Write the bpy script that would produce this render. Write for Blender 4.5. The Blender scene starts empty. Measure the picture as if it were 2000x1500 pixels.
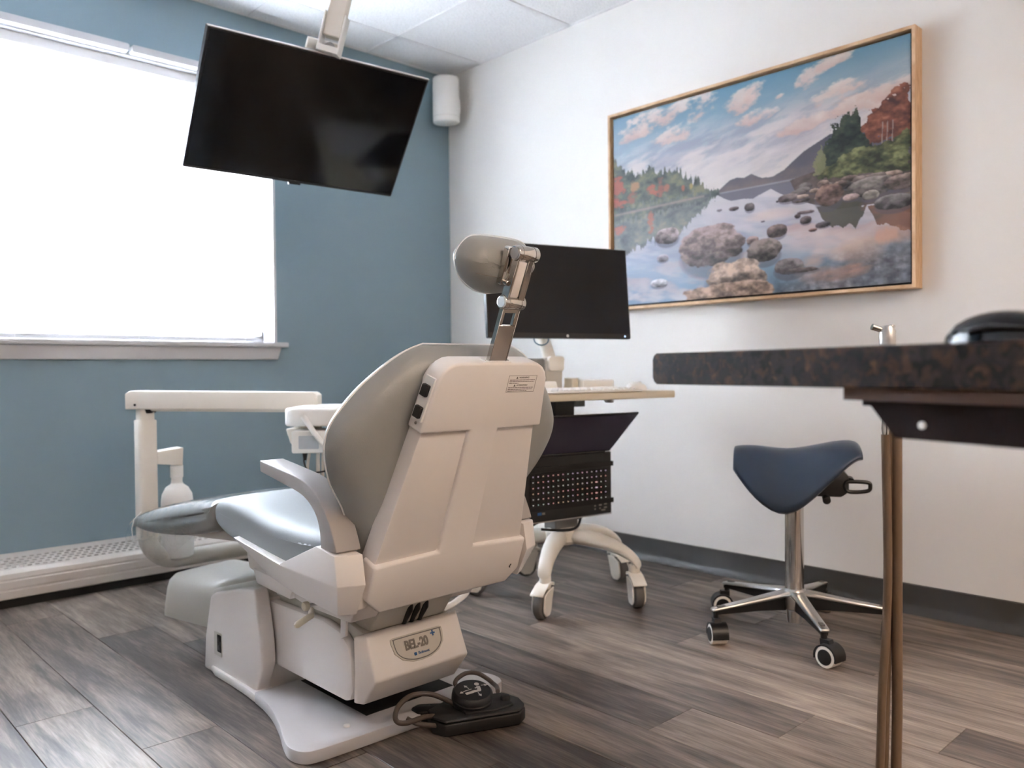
import bpy, bmesh, math, random
import numpy as np
from mathutils import Vector, Matrix
random.seed(7)
rng = np.random.default_rng(11)
scene = bpy.context.scene
COL = scene.collection
R = math.radians

# ------------------------------------------------------------------ camera, light, exposure
EYE = Vector((0, 0, 0.78)); ANG = 0.757742; PITCH = -0.0179113; ROLL = 0.0098847; FPX = 1606.35
fw0 = Vector((math.sin(ANG), math.cos(ANG), 0)); rt0 = Vector((math.cos(ANG), -math.sin(ANG), 0)); up0 = Vector((0, 0, 1))
fwd = fw0 * math.cos(PITCH) + up0 * math.sin(PITCH)
upv = up0 * math.cos(PITCH) - fw0 * math.sin(PITCH)
rgt = rt0 * math.cos(ROLL) - upv * math.sin(ROLL)
upv = upv * math.cos(ROLL) + rt0 * math.sin(ROLL)
cd = bpy.data.cameras.new('camera'); cam = bpy.data.objects.new('camera', cd); COL.objects.link(cam)
cam.matrix_world = Matrix(((rgt.x, upv.x, -fwd.x, EYE.x), (rgt.y, upv.y, -fwd.y, EYE.y), (rgt.z, upv.z, -fwd.z, EYE.z), (0, 0, 0, 1)))
cd.sensor_width = 36.0; cd.lens = FPX / 2000 * 36.0; cd.clip_start = 0.02
cd.dof.use_dof = True; cd.dof.focus_distance = 1.62; cd.dof.aperture_fstop = 3.8
scene.camera = cam

vs = scene.view_settings
vs.view_transform = 'Standard'; vs.look = 'None'; vs.gamma = 1.0; vs.use_curve_mapping = False
vs.exposure = 0.95
scene.cycles.max_bounces = 10; scene.cycles.diffuse_bounces = 6; scene.cycles.glossy_bounces = 4
scene.cycles.transparent_max_bounces = 12; scene.cycles.caustics_reflective = False; scene.cycles.caustics_refractive = False
scene.cycles.sample_clamp_indirect = 0.0
scene.cycles.use_denoising = True

world = bpy.data.worlds.new('world'); scene.world = world; world.use_nodes = True
wn = world.node_tree; wn.nodes.clear()
wo = wn.nodes.new('ShaderNodeOutputWorld'); wb = wn.nodes.new('ShaderNodeBackground')
tc = wn.nodes.new('ShaderNodeTexCoord'); sx = wn.nodes.new('ShaderNodeSeparateXYZ'); cr = wn.nodes.new('ShaderNodeValToRGB')
wn.links.new(tc.outputs['Generated'], sx.inputs[0]); wn.links.new(sx.outputs['Z'], cr.inputs[0])
cr.color_ramp.elements[0].position = 0.0; cr.color_ramp.elements[0].color = (0.34, 0.34, 0.34, 1)
cr.color_ramp.elements[1].position = 0.35; cr.color_ramp.elements[1].color = (0.63, 0.68, 0.76, 1)
e_ = cr.color_ramp.elements.new(0.06); e_.color = (0.56, 0.62, 0.68, 1)
wn.links.new(cr.outputs[0], wb.inputs['Color']); wb.inputs['Strength'].default_value = 160.0
wn.links.new(wb.outputs[0], wo.inputs[0])

def area(name, loc, rot, sx_, sy_, power, col):
    l = bpy.data.lights.new(name, 'AREA'); l.shape = 'RECTANGLE'; l.size = sx_; l.size_y = sy_; l.energy = power; l.color = col
    o = bpy.data.objects.new(name, l); o.location = loc; o.rotation_euler = rot; COL.objects.link(o); return o
pl_ = area('window_portal', (0.716, 3.47, 1.45), (R(-90), 0, 0), 1.98, 1.08, 1.0, (1, 1, 1)); pl_.data.cycles.is_portal = True

# ------------------------------------------------------------------ helpers
def lin(c):
    if isinstance(c, str): c = [int(c[i:i + 2], 16) for i in (0, 2, 4)]
    return tuple((v / 255 / 12.92) if v / 255 <= 0.04045 else ((v / 255 + 0.055) / 1.055) ** 2.4 for v in c)

class NT:
    def __init__(s, name):
        s.m = bpy.data.materials.new(name); s.m.use_nodes = True; s.t = s.m.node_tree; s.t.nodes.clear()
        s.out = s.n('ShaderNodeOutputMaterial'); s.b = s.n('ShaderNodeBsdfPrincipled'); s.l(s.b.outputs[0], s.out.inputs[0])
    def n(s, t, **k):
        q = s.t.nodes.new(t)
        for a, b in k.items(): setattr(q, a, b)
        return q
    def l(s, a, b): s.t.links.new(a, b)

def mat(name, col, rough=0.5, metal=0.0, var=0.05, scale=12.0, bump=0.0, bscale=200.0, emit=None, estr=0.0, coat=0.0, spec=0.5):
    N = NT(name); c = lin(col)
    t = N.n('ShaderNodeTexCoord'); no = N.n('ShaderNodeTexNoise'); no.inputs['Scale'].default_value = scale; no.inputs['Detail'].default_value = 3
    N.l(t.outputs['Object'], no.inputs['Vector'])
    mr = N.n('ShaderNodeMapRange'); mr.inputs['To Min'].default_value = 1 - var; mr.inputs['To Max'].default_value = 1 + var
    N.l(no.outputs['Fac'], mr.inputs['Value'])
    mx = N.n('ShaderNodeMix', data_type='RGBA', blend_type='MULTIPLY'); mx.inputs['Factor'].default_value = 1.0
    mx.inputs['A'].default_value = (*c, 1); N.l(mr.outputs[0], mx.inputs['B'])
    N.l(mx.outputs['Result'], N.b.inputs['Base Color'])
    N.b.inputs['Roughness'].default_value = rough; N.b.inputs['Metallic'].default_value = metal
    N.b.inputs['Coat Weight'].default_value = coat; N.b.inputs['Specular IOR Level'].default_value = spec
    if bump:
        n2 = N.n('ShaderNodeTexNoise'); n2.inputs['Scale'].default_value = bscale; N.l(t.outputs['Object'], n2.inputs['Vector'])
        bp = N.n('ShaderNodeBump'); bp.inputs['Strength'].default_value = bump; bp.inputs['Distance'].default_value = 0.002
        N.l(n2.outputs['Fac'], bp.inputs['Height']); N.l(bp.outputs[0], N.b.inputs['Normal'])
    if emit:
        N.b.inputs['Emission Color'].default_value = (*lin(emit), 1); N.b.inputs['Emission Strength'].default_value = estr
    return N.m

def tag(o, label, cat, group=None, kind=None):
    if label: o['label'] = label
    if cat: o['category'] = cat
    if group: o['group'] = group
    if kind: o['kind'] = kind
    return o

def thing(name, label, cat, loc, group=None):
    o = bpy.data.objects.new(name, None); o.location = loc; o.empty_display_size = 0.05; COL.objects.link(o)
    return tag(o, label, cat, group)

def rootloc(p):
    v = Vector((0, 0, 0))
    while p is not None: v += p.location; p = p.parent
    return v

class B:
    """collects world-space geometry and links it as one mesh object"""
    def __init__(s, M=None): s.bm = bmesh.new(); s.M = M or Matrix.Identity(4)
    def add(s, verts, faces, mi=0):
        vv = [s.bm.verts.new(s.M @ Vector(v)) for v in verts]
        for f in faces:
            try:
                q = s.bm.faces.new([vv[i] for i in f]); q.material_index = mi
            except ValueError: pass
        return s
    def box(s, x0, x1, y0, y1, z0, z1, mi=0):
        v = [(x, y, z) for x in (x0, x1) for y in (y0, y1) for z in (z0, z1)]
        return s.add(v, [(0, 1, 3, 2), (4, 6, 7, 5), (0, 4, 5, 1), (2, 3, 7, 6), (0, 2, 6, 4), (1, 5, 7, 3)], mi)
    def prism(s, pts, ax, a, b, mi=0):
        n = len(pts)
        def P(p, t): return {'x': (t, p[0], p[1]), 'y': (p[0], t, p[1]), 'z': (p[0], p[1], t)}[ax]
        v = [P(p, a) for p in pts] + [P(p, b) for p in pts]
        f = [tuple(range(n)), tuple(range(2 * n - 1, n - 1, -1))] + [(i, (i + 1) % n, n + (i + 1) % n, n + i) for i in range(n)]
        return s.add(v, f, mi)
    def loft(s, rings, cap=True, closed=True, mi=0):
        n = len(rings[0]); v = [p for r in rings for p in r]; f = []
        for k in range(len(rings) - 1):
            for i in range(n if closed else n - 1):
                j = (i + 1) % n; f.append((k * n + i, k * n + j, (k + 1) * n + j, (k + 1) * n + i))
        if cap:
            f.append(tuple(range(n - 1, -1, -1))); f.append(tuple((len(rings) - 1) * n + i for i in range(n)))
        return s.add(v, f, mi)
    def tube(s, path, r, seg=12, cap=True, closed=False, mi=0):
        P = [Vector(p) for p in path]; n = len(P); rings = []; prev = None
        for i in range(n):
            if closed: d = P[(i + 1) % n] - P[i - 1]
            else: d = P[min(i + 1, n - 1)] - P[max(i - 1, 0)]
            d.normalize()
            if prev is None:
                a = Vector((0, 0, 1)) if abs(d.z) < 0.9 else Vector((1, 0, 0)); x = d.cross(a).normalized()
            else: x = (prev - d * prev.dot(d)).normalized()
            prev = x; y = d.cross(x); rr = r[i] if isinstance(r, (list, tuple)) else r
            rings.append([P[i] + (x * math.cos(2 * math.pi * k / seg) + y * math.sin(2 * math.pi * k / seg)) * rr for k in range(seg)])
        if closed: rings.append(rings[0]); return s.loft(rings, cap=False, mi=mi)
        return s.loft(rings, cap=cap, mi=mi)
    def cyl(s, p0, p1, r0, r1=None, seg=24, mi=0): return s.tube([p0, p1], [r0, r0 if r1 is None else r1], seg, mi=mi)
    def lathe(s, prof, o=(0, 0, 0), A=None, seg=32, mi=0):
        A = A or Matrix.Identity(3); o = Vector(o)
        rings = [[o + A @ Vector((r * math.cos(2 * math.pi * k / seg), r * math.sin(2 * math.pi * k / seg), z)) for k in range(seg)] for r, z in prof]
        return s.loft(rings, mi=mi)
    def bevel(s, w, seg=2, ang=30):
        bmesh.ops.recalc_face_normals(s.bm, faces=s.bm.faces[:])
        es = [e for e in s.bm.edges if len(e.link_faces) == 2 and e.calc_face_angle(0) > R(ang)]
        if es: bmesh.ops.bevel(s.bm, geom=es, offset=w, segments=seg, profile=0.5, affect='EDGES', clamp_overlap=True)
        return s
    def out(s, name, m, parent=None, smooth=40, loc=None, kind=None):
        bmesh.ops.remove_doubles(s.bm, verts=s.bm.verts[:], dist=1e-6)
        bmesh.ops.recalc_face_normals(s.bm, faces=s.bm.faces[:])
        base = rootloc(parent) if parent is not None else Vector(loc or (0, 0, 0))
        bmesh.ops.translate(s.bm, verts=s.bm.verts[:], vec=-base)
        me = bpy.data.meshes.new(name); s.bm.to_mesh(me); s.bm.free()
        for q in (m if isinstance(m, (list, tuple)) else [m]): me.materials.append(q)
        if smooth: me.shade_smooth(); me.set_sharp_from_angle(angle=R(smooth))
        o = bpy.data.objects.new(name, me); COL.objects.link(o)
        if parent is not None: o.parent = parent
        else: o.location = base
        if kind: o['kind'] = kind
        return o

def spline(pts, n=8, closed=False):
    P = [np.array(p, float) for p in pts]; out = []; m = len(P)
    rngk = range(m) if closed else range(m - 1)
    for i in rngk:
        if closed: a, b, c, d = P[i - 1], P[i], P[(i + 1) % m], P[(i + 2) % m]
        else: a, b, c, d = P[max(i - 1, 0)], P[i], P[i + 1], P[min(i + 2, m - 1)]
        for k in range(n):
            t = k / n
            out.append(tuple(0.5 * (2 * b + (c - a) * t + (2 * a - 5 * b + 4 * c - d) * t * t + (3 * b - a - 3 * c + d) * t ** 3)))
    if not closed: out.append(tuple(P[-1]))
    return out

def rrect(x0, x1, y0, y1, r, n=6):
    o = []
    for cx, cy, a in ((x1 - r, y0 + r, -90), (x1 - r, y1 - r, 0), (x0 + r, y1 - r, 90), (x0 + r, y0 + r, 180)):
        for k in range(n + 1):
            t = R(a + 90 * k / n); o.append((cx + r * math.cos(t), cy + r * math.sin(t)))
    return o

def inset(poly, d):
    P = np.array(poly, float); n = len(P)
    area2 = sum(P[i][0] * P[(i + 1) % n][1] - P[(i + 1) % n][0] * P[i][1] for i in range(n)); sg = 1 if area2 > 0 else -1
    T = np.roll(P, -1, 0) - np.roll(P, 1, 0); T /= np.maximum(np.linalg.norm(T, axis=1, keepdims=True), 1e-9)
    Nn = np.stack([-T[:, 1], T[:, 0]], 1) * sg
    return P + Nn * d

def text_mesh(txt, size, M, name, m, parent, depth=0.0006, align='CENTER', shear=0.0, bold=0.0, sx=1.0):
    cu = bpy.data.curves.new(name, 'FONT'); cu.body = txt; cu.size = size; cu.extrude = depth; cu.align_x = align; cu.align_y = 'CENTER'; cu.shear = shear
    cu.offset = bold; cu.resolution_u = 3
    t = bpy.data.objects.new('tmp', cu); COL.objects.link(t)
    dg = bpy.context.evaluated_depsgraph_get(); me = bpy.data.meshes.new_from_object(t.evaluated_get(dg))
    bpy.data.objects.remove(t); bpy.data.curves.remove(cu)
    me.transform(Matrix.Diagonal((sx, 1, 1, 1))); me.transform(M); me.transform(Matrix.Translation(-rootloc(parent)))
    me.materials.clear(); me.materials.append(m); me.name = name
    o = bpy.data.objects.new(name, me); COL.objects.link(o); o.parent = parent
    return o

def frame(o, ex, ey):
    ex = Vector(ex).normalized(); ey = Vector(ey); ey = (ey - ex * ex.dot(ey)).normalized(); ez = ex.cross(ey); o = Vector(o)
    return Matrix(((ex.x, ey.x, ez.x, o.x), (ex.y, ey.y, ez.y, o.y), (ex.z, ey.z, ez.z, o.z), (0, 0, 0, 1)))

# ------------------------------------------------------------------ materials
M_teal = mat('teal_wall_paint', (130, 153, 165), 0.75, var=0.02, scale=3, bump=0.08, bscale=350)
M_white_wall = mat('white_wall_paint', (224, 221, 217), 0.75, var=0.015, scale=3, bump=0.08, bscale=350)
M_trim = mat('white_trim_paint', (232, 231, 232), 0.4, var=0.02)
M_sill = mat('dimmed_trim_paint', (196, 196, 199), 0.45, var=0.02)  # trim colour darkened to offset the strong light at the window
M_heater = mat('heater_enamel', (206, 199, 193), 0.4, var=0.02)
M_base = mat('charcoal_vinyl_base', (62, 60, 58), 0.45, var=0.05)
M_black_base = mat('black_vinyl_base', (26, 26, 27), 0.5)
M_plastic = mat('white_plastic_shell', (224, 218, 214), 0.28, var=0.015, scale=5, coat=0.15)
M_plastic2 = mat('white_plastic_gloss', (228, 226, 222), 0.3, var=0.015, scale=5)
M_greyplastic = mat('warm_grey_plastic', (196, 192, 184), 0.35, var=0.02)
M_vinyl = mat('grey_vinyl', (146, 147, 145), 0.38, var=0.025, scale=6, bump=0.12, bscale=420)
M_vinyl_seat = mat('dimmed_grey_vinyl', (128, 131, 133), 0.5, spec=0.3, var=0.02, scale=6, bump=0.1, bscale=420)  # same vinyl as the backrest, colour darkened against the strong window light
M_arm = mat('grey_armrest_plastic', (158, 152, 149), 0.4, var=0.02)
M_chrome = mat('polished_chrome', (205, 202, 198), 0.09, 1.0, var=0.03)
M_alu = mat('satin_aluminium', (196, 194, 192), 0.28, 1.0, var=0.04)
M_black = mat('black_plastic', (22, 22, 24), 0.42, var=0.1)
M_blackgloss = mat('black_screen_glass', (9, 10, 14), 0.12, var=0.05)
M_screen_matte = mat('dark_matte_screen', (26, 27, 33), 0.4, var=0.03, spec=0.25)
M_bezel = mat('black_bezel', (24, 24, 27), 0.35)
M_dark = mat('shadow_black_rubber', (14, 14, 15), 0.7)
M_blue = mat('navy_blue_vinyl', (40, 53, 71), 0.36, var=0.05, bump=0.1, bscale=400)
M_rubber = mat('grey_rubber', (96, 94, 92), 0.6)
M_cart = mat('off_white_powder_coat', (224, 218, 208), 0.4, var=0.015)
M_greymetal = mat('grey_column_metal', (120, 118, 116), 0.45, 0.2)
M_darkgrey = mat('dark_grey_column', (50, 49, 49), 0.4)
M_bottle = mat('milky_bottle_plastic', (236, 236, 234), 0.35, var=0.01)
M_print_grey = mat('grey_print', (118, 112, 104), 0.6)
M_print_dark = mat('dark_print', (96, 84, 78), 0.6)
M_print_blue = mat('blue_print', (28, 84, 140), 0.5)
M_plate = mat('base_plate_enamel', (192, 189, 190), 0.32, var=0.015, coat=0.1)
M_badge = mat('warm_grey_badge', (190, 184, 174), 0.3, var=0.02)
M_cable = mat('brown_grey_cable', (88, 78, 72), 0.55)
M_hose = mat('taupe_hose', (120, 98, 78), 0.45, var=0.06)
M_pedal = mat('black_pedal_plastic', (34, 33, 34), 0.5, var=0.1, bump=0.1, bscale=500)
M_iconwhite = mat('white_icon_print', (196, 192, 186), 0.6)
M_wood_dark = mat('mahogany_laminate', (32, 14, 12), 0.6, var=0.12, spec=0.15)
M_wood_mid = mat('brown_particle_board', (78, 46, 22), 0.6, var=0.2, scale=60)
M_silver = mat('silver_edge', (190, 186, 182), 0.35, 0.6)
M_cream = mat('cream_plastic', (214, 204, 184), 0.4)
M_whiteitem = mat('bright_white_plastic', (238, 236, 232), 0.35, var=0.01)
M_lcd = mat('grey_lcd', (176, 182, 188), 0.3, var=0.06, scale=90)
M_bluecable = mat('blue_grey_cable', (70, 100, 120), 0.5)

def mat_clear():
    N = NT('clear_plastic_film'); tr = N.n('ShaderNodeBsdfTransparent'); gl = N.n('ShaderNodeBsdfGlossy'); mx = N.n('ShaderNodeMixShader'); fr = N.n('ShaderNodeFresnel')
    gl.inputs['Roughness'].default_value = 0.06; fr.inputs['IOR'].default_value = 1.22; tr.inputs['Color'].default_value = (0.975, 0.98, 0.985, 1)
    no = N.n('ShaderNodeTexNoise'); no.inputs['Scale'].default_value = 26; bp = N.n('ShaderNodeBump'); bp.inputs['Strength'].default_value = 0.25; bp.inputs['Distance'].default_value = 0.006
    N.l(no.outputs['Fac'], bp.inputs['Height']); N.l(bp.outputs[0], gl.inputs['Normal']); N.l(bp.outputs[0], fr.inputs['Normal'])
    N.l(fr.outputs[0], mx.inputs[0]); N.l(tr.outputs[0], mx.inputs[1]); N.l(gl.outputs[0], mx.inputs[2]); N.l(mx.outputs[0], N.out.inputs[0]); return N.m
M_film = mat_clear()
def mat_glass():
    N = NT('window_glass'); tr = N.n('ShaderNodeBsdfTransparent'); gl = N.n('ShaderNodeBsdfGlossy'); mx = N.n('ShaderNodeMixShader'); fr = N.n('ShaderNodeFresnel')
    gl.inputs['Roughness'].default_value = 0.02; fr.inputs['IOR'].default_value = 1.5
    N.l(fr.outputs[0], mx.inputs[0]); N.l(tr.outputs[0], mx.inputs[1]); N.l(gl.outputs[0], mx.inputs[2]); N.l(mx.outputs[0], N.out.inputs[0]); return N.m
M_glass = mat_glass()
def mat_slat():
    N = NT('white_blind_slat'); df = N.n('ShaderNodeBsdfDiffuse'); tl = N.n('ShaderNodeBsdfTranslucent'); mx = N.n('ShaderNodeMixShader')
    no = N.n('ShaderNodeTexNoise'); no.inputs['Scale'].default_value = 9; mr = N.n('ShaderNodeMapRange'); mr.inputs['To Min'].default_value = 0.84; mr.inputs['To Max'].default_value = 0.9
    N.l(no.outputs['Fac'], mr.inputs['Value']); N.l(mr.outputs[0], df.inputs['Color'])
    tl.inputs['Color'].default_value = (0.80, 0.82, 0.84, 1); mx.inputs[0].default_value = 0.6
    N.l(df.outputs[0], mx.inputs[1]); N.l(tl.outputs[0], mx.inputs[2]); N.l(mx.outputs[0], N.out.inputs[0]); return N.m
M_slat = mat_slat()

def mat_floor():
    N = NT('grey_oak_vinyl_plank'); g = N.n('ShaderNodeNewGeometry'); oi = N.n('ShaderNodeObjectInfo')
    sc = N.n('ShaderNodeSeparateColor'); N.l(oi.outputs['Color'], sc.inputs[0])
    # each plank samples its own stretch of grain (offset by its seed, kept in the object's colour)
    cx = N.n('ShaderNodeCombineXYZ'); m1 = N.n('ShaderNodeMath', operation='MULTIPLY'); m1.inputs[1].default_value = 37.0; N.l(sc.outputs[1], m1.inputs[0])
    N.l(m1.outputs[0], cx.inputs[0]); N.l(m1.outputs[0], cx.inputs[2])
    va = N.n('ShaderNodeVectorMath', operation='ADD'); N.l(g.outputs['Position'], va.inputs[0]); N.l(cx.outputs[0], va.inputs[1])
    mp = N.n('ShaderNodeMapping'); mp.inputs['Scale'].default_value = (30, 1.9, 1); N.l(va.outputs[0], mp.inputs['Vector'])
    n1 = N.n('ShaderNodeTexNoise'); n1.inputs['Scale'].default_value = 1.0; n1.inputs['Detail'].default_value = 8; n1.inputs['Roughness'].default_value = 0.68; n1.inputs['Distortion'].default_value = 1.1
    N.l(mp.outputs[0], n1.inputs['Vector'])
    mp2 = N.n('ShaderNodeMapping'); mp2.inputs['Scale'].default_value = (11, 1.4, 1); N.l(va.outputs[0], mp2.inputs['Vector'])
    n2 = N.n('ShaderNodeTexNoise'); n2.inputs['Scale'].default_value = 1.0; n2.inputs['Detail'].default_value = 4; n2.inputs['Distortion'].default_value = 1.8; N.l(mp2.outputs[0], n2.inputs['Vector'])
    mp3 = N.n('ShaderNodeMapping'); mp3.inputs['Scale'].default_value = (210, 16, 1); N.l(va.outputs[0], mp3.inputs['Vector'])
    n3 = N.n('ShaderNodeTexNoise'); n3.inputs['Scale'].default_value = 1.0; n3.inputs['Detail'].default_value = 3; N.l(mp3.outputs[0], n3.inputs['Vector'])
    a = N.n('ShaderNodeMath', operation='MULTIPLY_ADD'); a.inputs[1].default_value = 0.55; N.l(n1.outputs['Fac'], a.inputs[0])
    b = N.n('ShaderNodeMath', operation='MULTIPLY'); b.inputs[1].default_value = 0.75; N.l(n2.outputs['Fac'], b.inputs[0]); N.l(b.outputs[0], a.inputs[2])
    c = N.n('ShaderNodeMath', operation='MULTIPLY_ADD'); c.inputs[1].default_value = 0.34; N.l(n3.outputs['Fac'], c.inputs[0]); N.l(a.outputs[0], c.inputs[2])
    d = N.n('ShaderNodeMath', operation='MULTIPLY_ADD'); d.inputs[1].default_value = 0.55; N.l(sc.outputs[0], d.inputs[0]); N.l(c.outputs[0], d.inputs[2])
    rp = N.n('ShaderNodeValToRGB'); mr = N.n('ShaderNodeMapRange'); mr.inputs['From Min'].default_value = 0.70; mr.inputs['From Max'].default_value = 1.36; N.l(d.outputs[0], mr.inputs['Value']); N.l(mr.outputs[0], rp.inputs[0])
    e = rp.color_ramp.elements; e[0].position = 0.0; e[0].color = (*lin((54, 47, 44)), 1); e[1].position = 1.0; e[1].color = (*lin((186, 172, 158)), 1)
    for p, q in ((0.28, (82, 73, 68)), (0.55, (122, 110, 101)), (0.8, (156, 141, 129))):
        k = e.new(p); k.color = (*lin(q), 1)
    N.l(rp.outputs[0], N.b.inputs['Base Color']); N.b.inputs['Roughness'].default_value = 0.42; N.b.inputs['Specular IOR Level'].default_value = 0.4
    bp = N.n('ShaderNodeBump'); bp.inputs['Strength'].default_value = 0.12; bp.inputs['Distance'].default_value = 0.002; N.l(c.outputs[0], bp.inputs['Height']); N.l(bp.outputs[0], N.b.inputs['Normal'])
    return N.m
M_floor = mat_floor()
M_sub = mat('dark_subfloor', (40, 36, 33), 0.9)
def mat_tile():
    N = NT('acoustic_ceiling_tile'); t = N.n('ShaderNodeNewGeometry'); no = N.n('ShaderNodeTexNoise'); no.inputs['Scale'].default_value = 170; no.inputs['Detail'].default_value = 4
    N.l(t.outputs['Position'], no.inputs['Vector']); rp = N.n('ShaderNodeValToRGB'); e = rp.color_ramp.elements
    e[0].position = 0.34; e[0].color = (*lin((215, 215, 215)), 1); e[1].position = 0.5; e[1].color = (*lin((240, 240, 241)), 1)
    N.l(no.outputs['Fac'], rp.inputs[0]); N.l(rp.outputs[0], N.b.inputs['Base Color']); N.b.inputs['Roughness'].default_value = 0.9; return N.m
M_tile = mat_tile()
def mat_granite():
    N = NT('brown_granite_laminate'); t = N.n('ShaderNodeTexCoord')
    v = N.n('ShaderNodeTexVoronoi'); v.inputs['Scale'].default_value = 135; no = N.n('ShaderNodeTexNoise'); no.inputs['Scale'].default_value = 70; no.inputs['Detail'].default_value = 6
    N.l(t.outputs['Object'], no.inputs['Vector']); vm = N.n('ShaderNodeVectorMath', operation='MULTIPLY_ADD'); vm.inputs[1].default_value = (0.03, 0.03, 0.03)
    N.l(no.outputs['Color'], vm.inputs[0]); N.l(t.outputs['Object'], vm.inputs[2]); N.l(vm.outputs[0], v.inputs['Vector'])
    sp = N.n('ShaderNodeSeparateColor'); N.l(v.outputs['Color'], sp.inputs[0]); rp = N.n('ShaderNodeValToRGB'); e = rp.color_ramp.elements
    e[0].position = 0.0; e[0].color = (*lin((26, 21, 20)), 1); e[1].position = 1.0; e[1].color = (*lin((112, 82, 60)), 1)
    for p, q in ((0.4, (38, 31, 28)), (0.62, (52, 43, 39)), (0.8, (70, 48, 33))):
        k = e.new(p); k.color = (*lin(q), 1)
    a = N.n('ShaderNodeMath', operation='MULTIPLY_ADD'); a.inputs[1].default_value = 0.7; N.l(sp.outputs[0], a.inputs[0])
    b = N.n('ShaderNodeMath', operation='MULTIPLY'); b.inputs[1].default_value = 0.35; N.l(no.outputs['Fac'], b.inputs[0]); N.l(b.outputs[0], a.inputs[2])
    N.l(a.outputs[0], rp.inputs[0]); N.l(rp.outputs[0], N.b.inputs['Base Color']); N.b.inputs['Roughness'].default_value = 0.55; N.b.inputs['Specular IOR Level'].default_value = 0.12; return N.m
M_granite = mat_granite()
def mat_oak():
    N = NT('pale_oak_frame'); t = N.n('ShaderNodeTexCoord'); mp = N.n('ShaderNodeMapping'); mp.inputs['Scale'].default_value = (60, 6, 6); N.l(t.outputs['Object'], mp.inputs[0])
    no = N.n('ShaderNodeTexNoise'); no.inputs['Scale'].default_value = 3; no.inputs['Detail'].default_value = 6; N.l(mp.outputs[0], no.inputs['Vector'])
    rp = N.n('ShaderNodeValToRGB'); e = rp.color_ramp.elements; e[0].position = 0.3; e[0].color = (*lin((184, 146, 108)), 1); e[1].position = 0.7; e[1].color = (*lin((222, 190, 154)), 1)
    N.l(no.outputs['Fac'], rp.inputs[0]); N.l(rp.outputs[0], N.b.inputs['Base Color']); N.b.inputs['Roughness'].default_value = 0.55; return N.m
M_oak = mat_oak()
def mat_emit(name, col, s):
    N = NT(name); N.b.inputs['Base Color'].default_value = (0.9, 0.9, 0.9, 1)
    no = N.n('ShaderNodeTexNoise'); no.inputs['Scale'].default_value = 40; mr = N.n('ShaderNodeMapRange'); mr.inputs['To Min'].default_value = s * 0.97; mr.inputs['To Max'].default_value = s * 1.03
    N.l(no.outputs['Fac'], mr.inputs['Value']); N.l(mr.outputs[0], N.b.inputs['Emission Strength']); N.b.inputs['Emission Color'].default_value = (*col, 1); return N.m
M_lamp = mat_emit('warm_light_diffuser', (1.0, 0.78, 0.60), 9.3)

# ------------------------------------------------------------------ room shell
X0, X1, Y0, Y1, ZC = -1.5, 2.685, -1.7, 3.29, 2.275
WX0, WX1, WZ0, WZ1 = -0.28, 1.712, 0.905, 2.0
def struct(o): o['kind'] = 'structure'; return o

fl = struct(B().box(X0 - .1, X1 + .1, Y0 - .1, Y1 + .1, -0.08, -0.006).out('floor', M_sub))
PW, PL = 0.1635, 1.17
butt = {-1: 1.08, 0: .866, 1: .607, 2: 1.365, 3: .874, 4: 1.30, 5: 1.73, 6: .5, -6: 1.76, -5: 2.59, -4: 1.2, -2: .45, -3: .75, -7: .9, -8: 1.5}
tones = {(-1, 0): -.09, (-1, -1): .13, (0, 0): .05, (0, -1): .12, (1, -1): -.10, (1, 0): .15, (1, 1): -.05, (2, 0): -.08, (2, -1): .10, (3, 0): -.05, (3, -1): .13, (4, -1): .02, (4, 0): -.02, (5, 0): -.06, (5, -1): .0, (-6, 0): .05, (-6, -1): .06, (-5, -1): -.10, (-5, 0): .06, (-4, 0): -.08, (-4, 1): .05, (-4, -1): -.08, (-7, 0): .08, (-7, 1): .05, (-2, 0): .0, (-2, 1): .08, (-2, 2): .02, (-3, 0): -.08, (-3, 1): -.05}
G = 0.0007
for k in range(-19, 7):
    xa = 1.58 + PW * k; xb = min(xa + PW, X1)
    if xa >= X1 - 0.01 or xb <= X0: continue
    xa = max(xa, X0)
    y0 = butt.get(k, random.uniform(0, PL)); j0 = math.floor((Y0 - y0) / PL)
    for j in range(j0, 6):
        ya, yb = max(y0 + PL * j, Y0), min(y0 + PL * (j + 1), Y1)
        if yb - ya < 0.01: continue
        b = B().prism([(xa + G, -0.006), (xb - G, -0.006), (xb - G, -0.0009), (xb - G - .0009, 0), (xa + G + .0009, 0), (xa + G, -0.0009)], 'y', ya + G, yb - G)
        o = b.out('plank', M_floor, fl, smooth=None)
        t = tones.get((k, j), random.uniform(-.07, .13)) - (.07 if k <= -6 else 0); o.color = (0.33 + t * 1.7, random.random(), random.random(), 1)  # leftmost planks get a darker colour to cancel the window light there

struct(B().box(X0, WX0, Y1, Y1 + .16, 0, ZC + .05).box(WX1, X1 + .1, Y1, Y1 + .16, 0, ZC + .05)
       .box(WX0, WX1, Y1, Y1 + .16, 0, WZ0 - .02).box(WX0, WX1, Y1, Y1 + .16, WZ1, ZC + .05).out('wall_left', M_teal, smooth=None))
struct(B().box(X1, X1 + .1, Y0, Y1, 0, ZC + .05).out('wall_right', M_white_wall, smooth=None))
struct(B().box(X0 - .1, X0, Y0, Y1, 0, ZC + .05).out('wall_near', M_white_wall, smooth=None))
struct(B().box(X0, X1, Y0 - .1, Y0, 0, ZC + .05).out('wall_back', M_white_wall, smooth=None))
struct(B().prism([(X1, .092), (X1 - .006, .09), (X1 - .008, .03), (X1 - .014, .012), (X1 - .026, .001), (X1, .001)], 'y', Y0, Y1 - .16).out('baseboard_right', M_base))
struct(B().box(-.9, 2.655, Y1 - .018, Y1 - .001, .001, .035).out('baseboard_left', M_black_base))

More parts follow.
